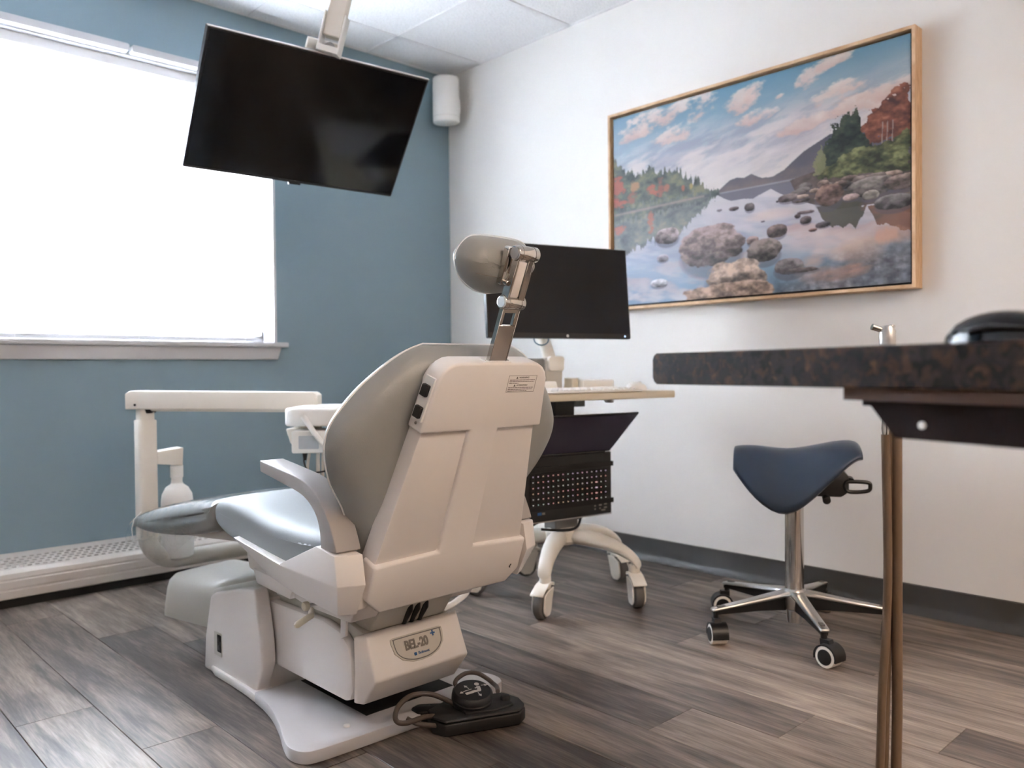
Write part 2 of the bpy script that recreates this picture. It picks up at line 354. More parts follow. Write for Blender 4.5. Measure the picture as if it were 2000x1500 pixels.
ce = struct(B().box(X0 - .1, X1 + .1, Y0 - .1, Y1 + .16, ZC + .05, ZC + .12).out('ceiling', M_trim))
gx = [2.194 + .587 * k for k in range(-7, 2)]; gy = [3.047 - .6 * k for k in range(-1, 9)]
LIGHTS = {(-4, 5), (-4, 4), (-2, 6), (-2, 5)}
gxs = sorted([X0, X1] + [g for g in gx if X0 < g < X1]); gys = sorted([Y0, Y1] + [g for g in gy if Y0 < g < Y1])
light_cells = []
for i in range(len(gxs) - 1):
    for j in range(len(gys) - 1):
        xa, xb, ya, yb = gxs[i], gxs[i + 1], gys[j], gys[j + 1]
        cx_, cy_ = (xa + xb) / 2, (ya + yb) / 2
        if any(abs(cx_ - lx) < .3 and abs(cy_ - ly) < .3 for lx, ly in ((1.31, -1.45), (.72, -1.45), (1.31, -.85), (.14, -1.45))):
            light_cells.append((xa, xb, ya, yb)); continue
        B().box(xa + .008, xb - .008, ya + .008, yb - .008, ZC + .002, ZC + .02).bevel(.003, 1).out('ceiling_tile', M_tile, ce, smooth=None)
for g in gxs: B().box(g - .012, g + .012, Y0, Y1, ZC - .001, ZC + .004).box(g - .003, g + .003, Y0, Y1, ZC + .004, ZC + .05).out('grid_bar', M_trim, ce, smooth=None)
for g in gys: B().box(X0, X1, g - .012, g + .012, ZC - .001, ZC + .004).box(X0, X1, g - .003, g + .003, ZC + .004, ZC + .05).out('grid_bar', M_trim, ce, smooth=None)
lights_lab = ['square ceiling light panel at the near-wall end of the back row', 'square ceiling light panel in the middle of the back row', 'square ceiling light panel at the picture-wall end of the back row', 'square ceiling light panel one tile forward of the back row']
for k, (xa, xb, ya, yb) in enumerate(light_cells):
    t = thing('ceiling_light', lights_lab[k % 4], 'ceiling light', ((xa + xb) / 2, (ya + yb) / 2, ZC), 'ceiling light panels out of view')
    B().prism(rrect(xa + .013, xb - .013, ya + .013, yb - .013, .004, 1), 'z', ZC + .001, ZC + .03).out('housing', M_trim, t, smooth=None)
    B().box(xa + .03, xb - .03, ya + .03, yb - .03, ZC - .003, ZC + .0005).bevel(.001, 1).out('diffuser', M_lamp, t, smooth=None)

# window: drywall returns, vinyl frame, panes, stool and apron
w = struct(B().box(WX0, WX0 + .012, Y1 - .002, Y1 + .15, WZ0, WZ1).box(WX1 - .012, WX1 + .001, Y1 - .002, Y1 + .15, WZ0, WZ1).box(WX0, WX1, Y1 - .002, Y1 + .15, WZ1 - .012, WZ1 + .001).out('window_1', M_sill, smooth=None))
f = B()
for a, b_, c_, d_ in ((WX0 + .012, WX1 - .012, WZ0, WZ0 + .05), (WX0 + .012, WX1 - .012, WZ1 - .06, WZ1 - .012), (WX0 + .012, WX0 + .06, WZ0, WZ1), (WX1 - .06, WX1 - .012, WZ0, WZ1), (.56, .61, WZ0, WZ1)):
    f.box(a, b_, Y1 + .095, Y1 + .14, c_, d_)
f.out('window_frame', M_trim, w, smooth=None)
for a, b_ in ((WX0 + .06, .56), (.61, WX1 - .06)):
    B().box(a, b_, Y1 + .114, Y1 + .12, WZ0 + .05, WZ1 - .06).out('pane', M_glass, w, smooth=None)
B().box(WX0 - .06, 1.752, Y1 - .035, Y1 + .1, .885, .905).bevel(.004, 2).out('window_sill', M_sill, w)
B().prism([(WX0 - .03, .832), (1.71, .832), (1.727, .885), (WX0 - .05, .885)], 'y', Y1 - .016, Y1).bevel(.003, 2).out('apron', M_sill, w)

# venetian blind
bl = thing('venetian_blind', 'white horizontal slat blind lowered over the bright window', 'blind', (.7, Y1 + .03, WZ0))
BX0, BX1, BY = WX0 + .03, 1.664, Y1 + .045
B().box(BX0, BX1, BY - .02, BY + .02, WZ1 - .05, WZ1 - .014).out('headrail', M_trim, bl, smooth=None)
for a, b_ in ((BX0 - .01, 1.108), (1.118, WX1 - .006)):
    B().prism(rrect(a, b_, WZ1 - .006, WZ1 + .021, .008, 4), 'y', Y1 - .04, Y1 - .003).out('valance', M_sill, bl)
NS = 52; z0 = .945; pitch = (WZ1 - .055 - z0) / NS
sl_me = None
for i in range(NS + 1):
    z = z0 + pitch * i
    if sl_me is None:
        prof = []
        for k in range(5):
            q = (k / 4 - .5) * .025; cam_ = .0022 * (1 - (2 * q / .025) ** 2); a = R(-69)
            prof.append((q * math.cos(a) + cam_ * math.sin(a), -q * math.sin(a) + cam_ * math.cos(a)))
        pts = [(BY + p, q) for p, q in prof] + [(BY + p + .0004, q + .0003) for p, q in prof[::-1]]
        o = B().prism([(p, q + z) for p, q in pts], 'x', BX0, BX1).out('slat', M_slat, bl); sl_me = o.data
    else:
        o = bpy.data.objects.new('slat', sl_me); COL.objects.link(o); o.parent = bl; o.location = (0, 0, pitch * i)
B().box(BX0, BX1, BY - .013, BY + .013, .909, .928).bevel(.004, 2).out('bottom_rail', M_sill, bl)
for x in (-.12, .30, .725, 1.148, 1.585):
    b = B()
    for dy in (-.0135, .0135): b.cyl((x, BY + dy, .91), (x, BY + dy, WZ1 - .03), .0009, seg=5)
    b.out('ladder_cord', M_trim, bl)
# ------------------------------------------------------------------ baseboard heater
ht = thing('baseboard_heater', 'long low white baseboard heater with a perforated top along the teal wall', 'heater', (1.0, 3.2, 0))
HX0, HX1 = -.7, 2.55
fy = 3.130
prof = [(fy + .004, .030), (fy - .006, .034), (fy - .006, .058), (fy, .060), (fy, .064), (fy - .004, .067), (fy - .004, .090), (fy + .002, .092), (fy + .002, .096), (fy, .098), (fy + .003, .114), (fy + .018, .125)]
pb = B()
prof2 = prof + [(y + .003, z - .001) for y, z in prof[::-1]]
pb.prism(prof2, 'x', HX0, HX1).out('front_cover', M_heater, ht, smooth=20)
# top panel with real slots
tb = B(); ya, yb, za, zb = fy + .018, Y1 - .001, .125, .155
rows = 5; s0, s1 = .06, .74
def top(u, x): return (x, ya + (yb - ya) * u, za + (zb - za) * u)
def quad(b, u0, u1, xa, xb):
    b.add([top(u0, xa), top(u0, xb), top(u1, xb), top(u1, xa)], [(0, 1, 2, 3)])
quad(tb, 0, s0, HX0, HX1); quad(tb, s1, 1, HX0, HX1)
pitchx = .0235; rh = (s1 - s0) / rows
for r_ in range(rows):
    u0, u1 = s0 + rh * r_, s0 + rh * (r_ + 1); um0, um1 = u0 + rh * .26, u1 - rh * .26
    quad(tb, u0, um0, HX0, HX1); quad(tb, um1, u1, HX0, HX1)
    x = HX0 + (pitchx / 2 if r_ % 2 else 0); last = HX0
    while x < HX1 - .03:
        xs, xe = x + .005, x + .0185
        quad(tb, um0, um1, last, xs); last = xe
        for a_, c_ in (((um0, xs), (um0, xe)), ((um0, xe), (um1, xe)), ((um1, xe), (um1, xs)), ((um1, xs), (um0, xs))):
            p, q = top(*a_), top(*c_); tb.add([p, q, (q[0], q[1], q[2] - .003), (p[0], p[1], p[2] - .003)], [(0, 1, 2, 3)])
        x += pitchx
    quad(tb, um0, um1, last, HX1)
tb.out('perforated_top', M_heater, ht, smooth=None)
B().prism([(ya + .004, za - .004), (yb, zb - .004), (yb, zb - .012), (ya + .004, za - .012)], 'x', HX0 + .004, HX1 - .004).out('slot_shade_sheet', M_dark, ht, smooth=None)  # added black sheet standing in for the shade inside the slots
B().box(HX0 + .01, HX1 - .01, fy + .03, Y1 - .01, .07, .105).out('heating_element', M_dark, ht, smooth=None)
for xe_ in (HX0, HX1 - .003): B().box(xe_, xe_ + .003, fy, Y1 - .001, .03, .135).out('end_cap', M_heater, ht, smooth=None)
B().box(HX0, HX1, fy + .012, Y1 - .02, .0, .031).out('toe_kick', M_black_base, ht, smooth=None)

# ------------------------------------------------------------------ framed picture
exec_pic = True
PY0, PY1, PZ0, PZ1 = .980, 2.192, 1.018, 1.818
pic = thing('framed_picture', 'large oak framed landscape print of a rocky lake at sunset on the white wall', 'picture', (X1 - .03, 1.586, PZ0))
FX0, FX1 = X1 - .056, X1 - .001
for nm, args in (('frame_side', (PY0, PY0 + .011, PZ0, PZ1)), ('frame_side', (PY1 - .011, PY1, PZ0, PZ1)), ('frame_rail', (PY0 + .011, PY1 - .011, PZ0, PZ0 + .011)), ('frame_rail', (PY0 + .011, PY1 - .011, PZ1 - .011, PZ1))):
    B().box(FX0, FX1, *args).bevel(.001, 1).out(nm, M_oak, pic, smooth=None)
B().box(X1 - .012, X1 - .004, PY0 + .011, PY1 - .011, PZ0 + .011, PZ1 - .011).out('backing', M_dark, pic, smooth=None)
CW, CH = 560, 372
def fbm(seed, fx, fy_, oct=5, shear=0.0):
    r_ = np.random.default_rng(seed); S, T = np.meshgrid(np.linspace(0, 1, CW), np.linspace(0, 1, CH)); S2 = S + shear * T; out = np.zeros((CH, CW)); amp = 1; tot = 0
    for o_ in range(oct):
        gx_, gy_ = int(fx * 2 ** o_) + 4, int(fy_ * 2 ** o_) + 3; g = r_.random((gy_ + 2, int(gx_ * (1 + abs(shear))) + 4))
        x = (S2 - min(0, shear)) * fx * 2 ** o_; y = T * fy_ * 2 ** o_; xi = x.astype(int); yi = y.astype(int); fx_ = x - xi; fy2 = y - yi
        xi = np.clip(xi, 0, g.shape[1] - 2); yi = np.clip(yi, 0, g.shape[0] - 2)
        fx_ = fx_ * fx_ * (3 - 2 * fx_); fy2 = fy2 * fy2 * (3 - 2 * fy2)
        v = (g[yi, xi] * (1 - fx_) + g[yi, xi + 1] * fx_) * (1 - fy2) + (g[yi + 1, xi] * (1 - fx_) + g[yi + 1, xi + 1] * fx_) * fy2
        out += amp * v; tot += amp; amp *= .55
    return out / tot
S, T = np.meshgrid((np.arange(CW) + .5) / CW, (np.arange(CH) + .5) / CH)
def inpoly(P, dx=0, dy=0):
    x, y = S + dx, T + dy; m = np.zeros_like(S, bool); n = len(P); j = n - 1
    for i in range(n):
        xi, yi = P[i]; xj, yj = P[j]
        if yi != yj: m ^= ((yi > y) != (yj > y)) & (x < (xj - xi) * (y - yi) / (yj - yi) + xi)
        j = i
    return m
img = np.zeros((CH, CW, 3))
def C3(c): return np.array(c, float)
def lay(mask, col):
    global img
    a = np.clip(mask, 0, 1)[..., None]; img = img * (1 - a) + (np.broadcast_to(C3(col), img.shape) if not isinstance(col, np.ndarray) or col.ndim == 1 else col) * a
def ramp(v, stops):
    ps = [p for p, _ in stops]; cs = np.array([c for _, c in stops], float)
    return np.stack([np.interp(v, ps, cs[:, k]) for k in range(3)], -1)
nA = fbm(1, 5, 7, 6, .9); nB = fbm(2, 9, 14, 5, 1.2); nC = fbm(3, 24, 24, 4); nD = fbm(4, 60, 60, 3); nE = fbm(5, 6, 40, 4); nF = fbm(6, 40, 10, 4)
# sky
sky = ramp(T + .06 * (S - .5), [(0, (98, 152, 184)), (.12, (128, 170, 194)), (.24, (176, 192, 205)), (.34, (214, 206, 208)), (.46, (232, 220, 214)), (.6, (228, 214, 206))])
lft = np.clip(1 - S / .5, 0, 1)[..., None]; sky = sky * (1 - .35 * lft) + C3((200, 205, 220)) * .35 * lft
rg = np.clip((S - .55) / .45, 0, 1)[..., None] * np.clip(T / .3, 0, 1)[..., None]; sky = sky * (1 - .4 * rg) + C3((226, 192, 180)) * .4 * rg
img = sky.copy()
band = np.exp(-((T - .28 + .05 * (S - .5)) / .11) ** 2)
nG = fbm(31, 16, 22, 5, 1.3)
lay(np.exp(-((T - .3) / .13) ** 2) * np.clip((nG - .5) * 7, 0, 1) * .55, (150, 158, 182)); lay(np.exp(-((T - .3) / .13) ** 2) * np.clip((.47 - nG) * 7, 0, 1) * .6, (236, 224, 222))
lay(band * np.clip((nA - .44) * 5, 0, 1) * .55, (168, 166, 186)); lay(band * np.clip((nB - .5) * 6, 0, 1) * .75, (238, 222, 216))
for (cx_, cy_, a, b_) in ((.743, .07, .05, .05), (.775, .035, .03, .03), (.81, .03, .035, .02), (.789, .174, .06, .05), (.83, .15, .05, .035), (.514, .077, .055, .06), (.55, .06, .03, .04), (.369, .06, .05, .058), (.554, .175, .06, .03), (.626, .114, .013, .012), (.178, .049, .11, .05), (.1, .09, .08, .04), (.85, .24, .09, .035), (.705, .256, .08, .04), (.95, .2, .06, .03), (.25, .16, .07, .04)):
    sh = -.7
    d = ((S - cx_ - sh * (T - cy_) * .6) / a) ** 2 + ((T - cy_) / b_) ** 2
    m = np.clip(1.25 - d * .9 - (nB - .5) * 4.6 - (nC - .5) * 2.6 - (nD - .5) * 1.2, 0, 1)
    mix = np.clip((T - cy_) / b_ * .5 + .5 + (nC - .5), 0, 1)[..., None]
    lay(m * .9, C3((240, 222, 212)) * (1 - mix) + C3((222, 184, 172)) * mix)
skyimg = img.copy()
# water mirrors the sky about the waterline
tm = np.clip(((1.0 - T) * CH).astype(int), 0, CH - 1); si = np.broadcast_to(np.arange(CW), (CH, CW))
wat = skyimg[tm, si] * np.array([.93, .94, .98]); blur = .5 * wat + .25 * np.roll(wat, 4, 1) + .25 * np.roll(wat, -4, 1)
blue = np.clip(.75 - ((S - .25) / .5) ** 2 - ((T - .85) / .35) ** 2, 0, 1)[..., None]
blur = blur * (1 - .6 * blue) + C3((166, 178, 204)) * .6 * blue
lay((T > .5).astype(float), blur)
lay((T > .5) * np.clip((nE - .52) * 4, 0, 1) * .35, (214, 208, 216))
peach = np.clip(1.2 - ((S - .86) / .08) ** 2 - ((T - .85) / .07) ** 2 - (nB - .5) * 2, 0, 1); lay(peach * .9, (240, 204, 182))
lay(np.clip(1 - ((S - .76) / .13) ** 2 - ((T - .79) / .05) ** 2, 0, 1) * .6, (226, 200, 194))
lay(np.clip(1 - ((S - .6) / .1) ** 2 - ((T - .64) / .03) ** 2 - (nB - .5), 0, 1) * .6, (236, 206, 190))
dk = np.clip((T + .35 * (S - .6) - .88) * 7, 0, 1) * np.clip((S - .5) * 7, 0, 1); lay(dk * .85, ramp(nF * .5 + nD * .5, [(.3, (78, 76, 84)), (.55, (118, 116, 124)), (.75, (160, 158, 166))]))
lay(np.clip(1 - ((S - .79) / .1) ** 2 - ((T - .93) / .045) ** 2 - (nB - .5) * 2.5, 0, 1) * .75, (214, 152, 120))
lay(np.clip(1 - ((S - .73) / .05) ** 2 - ((T - .87) / .035) ** 2 - (nB - .5) * 2.5, 0, 1) * .6, (226, 176, 150))
# hills and their mirror image
hill = [(1.002, .404), (.9, .33), (.782, .333), (.741, .359), (.704, .383), (.674, .413), (.642, .448), (.604, .469), (.571, .464), (.558, .456), (.535, .436), (.511, .448), (.487, .441), (.462, .446), (.441, .466), (.419, .488), (.412, .507), (1.0, .507)]
hr = [(.412, .5), (.667, .505), (.734, .51), (.739, .629), (.691, .599), (.629, .552), (.6, .522), (.557, .543), (.54, .553), (.51, .546), (.468, .547), (.44, .528)]
lay(inpoly(hill) * 1., ramp(T + (nC - .5) * .1, [(.33, (86, 86, 102)), (.44, (100, 96, 108)), (.5, (128, 112, 112))]))
lay(inpoly(hr) * .92, (112, 108, 124)); lay(np.exp(-((T - .5 + .006 * (S - .5)) / .004) ** 2) * (S > .4) * (S < .76) * .7, (176, 176, 188))
# left shore trees and mirror
lt = [(-.01, .209), (.03, .235), (.056, .29), (.133, .317), (.158, .3), (.19, .34), (.223, .33), (.24, .35), (.271, .331), (.293, .378), (.331, .4), (.361, .43), (.383, .475), (.43, .5), (.412, .53), (.292, .53), (.13, .545), (-.01, .56)]
lr = [(-.01, .49), (.13, .48), (.292, .475), (.4, .485), (.375, .556), (.322, .612), (.275, .652), (.17, .692), (.067, .726), (-.01, .746)]
spk1 = fbm(21, 55, 3, 3); spk2 = fbm(22, 95, 4, 3)
jag = np.abs(spk1 - .5) * -.16 + np.abs(spk2 - .5) * -.10 + .025 + (nD - .5) * .02
tree = ramp(nC * .6 + nD * .4, [(.25, (62, 72, 72)), (.5, (98, 108, 98)), (.7, (136, 134, 104))])
lay(inpoly(lt, 0, jag) * .95, tree); lay(inpoly(lr, 0, -jag) * .85, tree * .8 + C3((150, 150, 165)) * .25)
both = (inpoly(lt, 0, jag) | inpoly(lr, 0, -jag))
for (cx_, cy_, a, b_, c_) in ((.02, .37, .03, .06, (206, 104, 84)), (.03, .46, .035, .02, (214, 106, 84)), (.165, .415, .022, .035, (214, 108, 84)), (.09, .38, .02, .025, (206, 148, 104)), (.2, .41, .012, .045, (178, 106, 88)), (.225, .42, .012, .02, (198, 116, 90)), (.29, .44, .006, .02, (206, 112, 84)), (.32, .44, .006, .015, (200, 170, 96)), (.16, .58, .012, .05, (196, 120, 100)), (.03, .6, .03, .02, (204, 120, 100)), (.08, .44, .02, .03, (170, 110, 92))):
    lay(both * np.clip(1.3 - ((S - cx_) / a) ** 2 - ((T - cy_) / b_) ** 2 - (nD - .5) * 4, 0, 1) * .8, c_)
lay(np.exp(-((T - (.515 - .045 * S)) / .006) ** 2) * (S < .37) * .7, (176, 152, 148))
# right bank
lay(inpoly([(.66, .5), (.74, .48), (1, .5), (1, .72), (.9, .66), (.8, .66), (.69, .6)]) * 1., ramp(nC * .5 + nB * .5, [(.3, (72, 64, 62)), (.6, (124, 106, 98)), (.75, (160, 134, 120))]))
lay(inpoly([(.74, .64), (.87, .62), (.87, .66), (1, .66), (1, .79), (.955, .766), (.913, .74), (.885, .66), (.853, .757), (.836, .724), (.819, .741), (.779, .733), (.756, .689)], 0, (nF - .5) * .05) * .9, ramp(S + (nB - .5) * .1, [(.74, (96, 92, 76)), (.87, (80, 78, 66)), (.9, (134, 92, 72)), (1, (150, 96, 74))]))
lay(np.clip(1 - ((S - .95) / .06) ** 2 - ((T - .8) / .04) ** 2 + (nF - .5) * 2, 0, 1) * .7, (232, 170, 140))
sp = [(.74, .494), (.758, .421), (.782, .343), (.794, .269), (.806, .31), (.83, .28), (.85, .255), (.866, .296), (.888, .378), (.9, .421), (.9, .5)]
lay(inpoly(sp, (nD - .5) * .035, (nC - .5) * .05 + np.abs(spk2 - .5) * .12 - .02) * 1., ramp(nC * .5 + nD * .5, [(.3, (34, 44, 42)), (.55, (58, 70, 60)), (.72, (86, 92, 70))]))
lay(inpoly([(.735, .5), (.735, .42), (.755, .37), (.772, .42), (.765, .5)], (nD - .5) * .03) * .8, (142, 140, 92))
rd = [(.87, .339), (.893, .289), (.926, .236), (.952, .23), (.972, .2), (1, .2), (1, .42), (.951, .41), (.893, .4)]
lay(inpoly(rd, (nC - .5) * .06, (nD - .5) * .05) * 1., ramp(nC * .55 + nD * .45, [(.3, (84, 48, 44)), (.52, (140, 76, 58)), (.72, (186, 116, 84))]))
for x in (.925, .938, .952): lay((np.abs(S - x - .03 * (.4 - T)) < .0015) * (T > .33) * (T < .45) * .8, (170, 150, 140))
sh_ = [(.74, .5), (.793, .457), (.838, .437), (.877, .424), (.93, .415), (1, .375), (1, .545), (.876, .535), (.792, .52), (.74, .505)]
lay(inpoly(sh_, (nD - .5) * .03, (nC - .5) * .06) * 1., ramp(nC * .5 + nD * .5, [(.3, (52, 56, 42)), (.5, (92, 98, 62)), (.7, (150, 150, 92))]))
# rocks
def rock(cx_, cy_, a, b_, base=(128, 112, 106), shear=0.0, pw=2.2):
    x = (S - cx_) / a; y = (T - cy_ - shear * (S - cx_)) / b_; d = np.abs(x) ** pw + np.abs(y) ** pw + (nC - .5) * .85 + (nA - .5) * 1.1
    m = np.clip((1.05 - d) * 9, 0, 1); sh2 = np.clip(.95 - y * .42 - x * .08 + (nC - .5) * .9 + (nD - .5) * .9 + (nB - .5) * .8, .35, 1.4)[..., None]
    lay(np.clip((1.2 - np.abs(x) ** 2 - np.abs(y - .55) ** 2) * 3, 0, 1) * .5, (92, 88, 100)); lay(m, C3(base)[None, None] * sh2)
for k in range(34):
    u = random.uniform(.68, 1.0); rock(u, .535 + random.uniform(0, .07) + .04 * (u - .7), random.uniform(.01, .03), random.uniform(.008, .018), random.choice([(150, 124, 112), (120, 104, 98), (168, 140, 126), (104, 94, 92)]))
for a in ((.777, .595, .04, .046, (140, 108, 96)), (.897, .588, .06, .04, (126, 116, 110)), (.975, .59, .04, .03, (136, 116, 108)), (.955, .664, .05, .032, (118, 110, 110)), (.895, .624, .023, .02, (150, 138, 128)), (.84, .619, .023, .014, (168, 140, 134)), (.654, .577, .03, .018, (122, 106, 104)), (.62, .585, .004, .004, (90, 80, 84)),
          (.709, .687, .017, .016, (96, 84, 86)), (.759, .718, .021, .012, (92, 84, 88)), (.709, .652, .025, .007, (124, 108, 110)), (.684, .664, .009, .009, (110, 96, 98)), (.73, .735, .012, .006, (160, 120, 110)),
          (.53, .588, .017, .019, (94, 84, 84)), (.475, .584, .016, .008, (110, 94, 96)), (.424, .58, .009, .005, (104, 96, 100)), (.573, .665, .007, .003, (110, 100, 108)),
          (.227, .663, .046, .04, (156, 138, 138)), (.208, .774, .023, .018, (148, 140, 148)), (.618, .717, .03, .028, (118, 98, 92)), (.539, .747, .019, .02, (146, 122, 116)),
          (.391, .748, .112, .1, (142, 122, 118)), (.575, .8, .056, .05, (124, 110, 104)), (.475, .905, .105, .085, (176, 150, 132)), (.45, 1.0, .17, .075, (166, 136, 116)), (.658, .885, .05, .04, (118, 108, 108)), (.70, .905, .05, .012, (96, 84, 82)), (.192, .9, .033, .02, (196, 190, 196))):
    rock(*a)
img = np.clip(img, 0, 255) / 255
gr_ = img.mean(-1, keepdims=True); img = (gr_ + (img - gr_) * .82) * .87
limg = np.where(img <= .04045, img / 12.92, ((img + .055) / 1.055) ** 2.4)
# canvas: a grid with one vertex colour per print dot
cy0, cy1, cz0, cz1 = PY0 + .0185, PY1 - .0185, PZ0 + .0185, PZ1 - .0185; cxx = X1 - .042
yy = np.linspace(cy1, cy0, CW); zz = np.linspace(cz1, cz0, CH); Yg, Zg = np.meshgrid(yy, zz)
rl = rootloc(pic)
co = np.stack([np.full(CW * CH, cxx - rl.x), Yg.ravel() - rl.y, Zg.ravel() - rl.z], 1)
idx = np.arange(CW * CH).reshape(CH, CW); fc = np.stack([idx[:-1, :-1], idx[1:, :-1], idx[1:, 1:], idx[:-1, 1:]], -1).reshape(-1, 4)
me = bpy.data.meshes.new('canvas'); me.vertices.add(len(co)); me.vertices.foreach_set('co', co.ravel().astype(np.float32))
me.loops.add(fc.size); me.loops.foreach_set('vertex_index', fc.ravel().astype(np.int32)); me.polygons.add(len(fc)); me.polygons.foreach_set('loop_start', np.arange(0, fc.size, 4, dtype=np.int32)); me.update(calc_edges=True)
ca = me.color_attributes.new('print', 'FLOAT_COLOR', 'POINT'); rgba = np.ones((CW * CH, 4), np.float32); rgba[:, :3] = limg.reshape(-1, 3); ca.data.foreach_set('color', rgba.ravel())
N = NT('landscape_print'); at = N.n('ShaderNodeVertexColor', layer_name='print'); N.l(at.outputs['Color'], N.b.inputs['Base Color']); N.b.inputs['Roughness'].default_value = .5; N.b.inputs['Specular IOR Level'].default_value = .3
me.materials.append(N.m); o = bpy.data.objects.new('canvas', me); COL.objects.link(o); o.parent = pic
B().box(cxx + .001, X1 - .013, cy0, cy1, cz0, cz1).out('canvas_edge', M_dark, pic, smooth=None)

# ------------------------------------------------------------------ dental chair
XC = 1.07
ch = thing('dental_chair', 'grey and white dental treatment chair reclined in the middle of the room', 'dental chair', (XC, 1.85, 0))
OB = Vector((XC, 1.337, .307)); VB = Vector((0, -.336, .942)).normalized(); WB = Vector((0, .942, .336)).normalized()
BK = frame(OB, (1, 0, 0), VB); BKM = Matrix.Translation(Vector((0, 0, 0)))
def bk(u, v, w_): return OB + Vector((1, 0, 0)) * u + VB * v + WB * w_
# local (u, v, -w) frame: ez = ex x ey points to the rear (-w)
BKF = frame(OB, (1, 0, 0), VB)

# base plate with flared rear lobes
half = [(.196, 1.815), (.198, 1.79), (.203, 1.75), (.215, 1.69), (.24, 1.61), (.265, 1.545), (.277, 1.5), (.268, 1.462), (.235, 1.447), (.12, 1.441), (0, 1.438)]
poly = spline(half, 5); poly = [(XC + a, b_) for a, b_ in poly] + [(XC - a, b_) for a, b_ in poly[::-1]]
B().prism(poly, 'z', .001, .028).bevel(.004, 2, 50).out('base_plate', M_plate, ch)
B().box(XC - .083, XC + .160, 1.515, 1.80, .0282, .0292).out('base_slot', M_dark, ch, smooth=None)
for u in (-.142, .14): B().lathe([(.0001, 0), (.0075, 0), (.007, .003), (.003, .0042), (.0001, .0045)], (XC + u, 1.475 if u > 0 else 1.50, .028), seg=16).out('plate_screw', M_plastic2, ch)

# column housing with side cheeks
hp = [(2.13, .001), (1.93, .001), (1.87, .001), (1.835, .02), (1.80, .09), (1.808, .16), (1.832, .250), (1.84, .262), (1.93, .247), (2.06, .213), (2.085, .20), (2.12, .09)]
b = B()
for s in (-1, 1):
    xo = XC + s * .183; xi = XC + s * .145
    B().prism(hp, 'x', xo, xi).bevel(.007, 3, 20).out('base_cheek', M_plastic, ch)
B().prism([(2.12, .001), (1.84, .001), (1.84, .235), (1.95, .235), (2.06, .195), (2.10, .16)], 'x', XC - .146, XC + .146).bevel(.006, 2).out('base_housing', M_plastic, ch)
B().prism([(XC - .196, 1.8155), (XC - .192, 1.87), (XC - .19, 1.95), (XC - .19, 2.05), (XC - .175, 2.12), (XC - .14, 2.14), (XC - .14, 1.8155)], 'z', .001, .022).bevel(.005, 2).out('base_skirt', M_plastic, ch)
# socket in the left cheek
sx_ = XC - .1835
B().prism(rrect(2.018, 2.062, .055, .115, .003, 2), 'x', sx_ - .0006, sx_ + .004).out('socket_recess', M_greyplastic, ch)
B().prism(rrect(2.020, 2.043, .066, .110, .002, 2), 'x', sx_ - .0012, sx_ + .004).out('socket_opening', M_dark, ch)
b = B()
for z in (.078, .099): b.cyl((sx_ - .003, 2.030, z), (sx_ + .002, 2.030, z), .0065, seg=14)
b.out('connector', M_pedal, ch)

# lift arm with covers each side
for s in (-1, 1):
    lp = [(1.96, .078), (1.51, .078), (1.49, .085), (1.480, .105), (1.484, .17), (1.50, .202), (1.53, .222), (1.60, .232), (1.96, .225)]
    B().prism(lp, 'x', XC + s * .14, XC + s * .1165).bevel(.006, 2).out('lift_cover', M_plastic, ch)
B().prism([(1.96, .085), (1.50, .085), (1.50, .215), (1.96, .215)], 'x', XC - .112, XC + .112).out('lift_core', M_dark, ch, smooth=None)
# rear pump cover: a wedge with a ridge across its back
PV = []
for sg in (-1, 1):
    PV += [(XC + sg * .121, 1.452, .224), (XC + sg * .126, 1.415, .138), (XC + sg * .121, 1.466, .076), (XC + sg * .1395, 1.476, .225), (XC + sg * .1395, 1.474, .150), (XC + sg * .1395, 1.476, .080)]
B().add(PV, [(0, 6, 7, 1), (1, 7, 8, 2), (0, 1, 2, 5, 4, 3), (6, 9, 10, 11, 8, 7), (0, 3, 9, 6), (2, 8, 11, 5), (3, 4, 5, 11, 10, 9)]).bevel(.006, 3, 20).out('pump_cover', M_plastic, ch)
B().prism([(1.475, .20), (1.475, .224), (1.60, .246), (1.86, .246), (1.86, .20)], 'x', XC - .113, XC + .113).bevel(.004, 2).out('pump_top', M_greyplastic, ch)
# name plate on the rear slope
pn = Vector((0, .138 - .224, .415 - .455)); # rough
p_top, p_rdg = Vector((XC, 1.452, .224)), Vector((XC, 1.415, .138))
upv_ = (p_top - p_rdg).normalized(); NPF = frame(p_rdg + upv_ * .0475 + Vector((0, -.0012, .0006)), (1, 0, 0), upv_)
def badge(sx__, sz):
    pts = [(-.068, .029), (.068, .029), (.073, .024), (.069, -.002)] ; pts = [(.066, .0295), (.0735, .027), (.0745, .018), (.070, -.004), (.052, -.020), (.025, -.0285), (0, -.030), (-.025, -.0285), (-.052, -.020), (-.070, -.004), (-.0745, .018), (-.0735, .027), (-.066, .0295)]
    return [(a * sx__ * .93, b_ * sz) for a, b_ in pts]
B(NPF).prism(badge(1, 1), 'z', -.002, .0012).bevel(.0004, 1, 50).out('name_plate', M_badge, ch)
b = B(NPF); ring = spline([(a, b_, .0014) for a, b_ in badge(.9, .86)], 3, True); b.tube(ring, .0011, 6, closed=True); b.out('plate_border', M_greymetal, ch)
text_mesh('BEL-20', .027, NPF @ Matrix.Translation((-.006, .006, .0015)), 'model_lettering', M_print_grey, ch, bold=.0011, sx=.8)
text_mesh('+', .022, NPF @ Matrix.Translation((.041, .017, .0015)), 'plus_mark', M_print_blue, ch, bold=.0008)
text_mesh('Belmont', .0088, NPF @ Matrix.Translation((.008, -.0145, .0015)), 'maker_lettering', M_print_blue, ch)
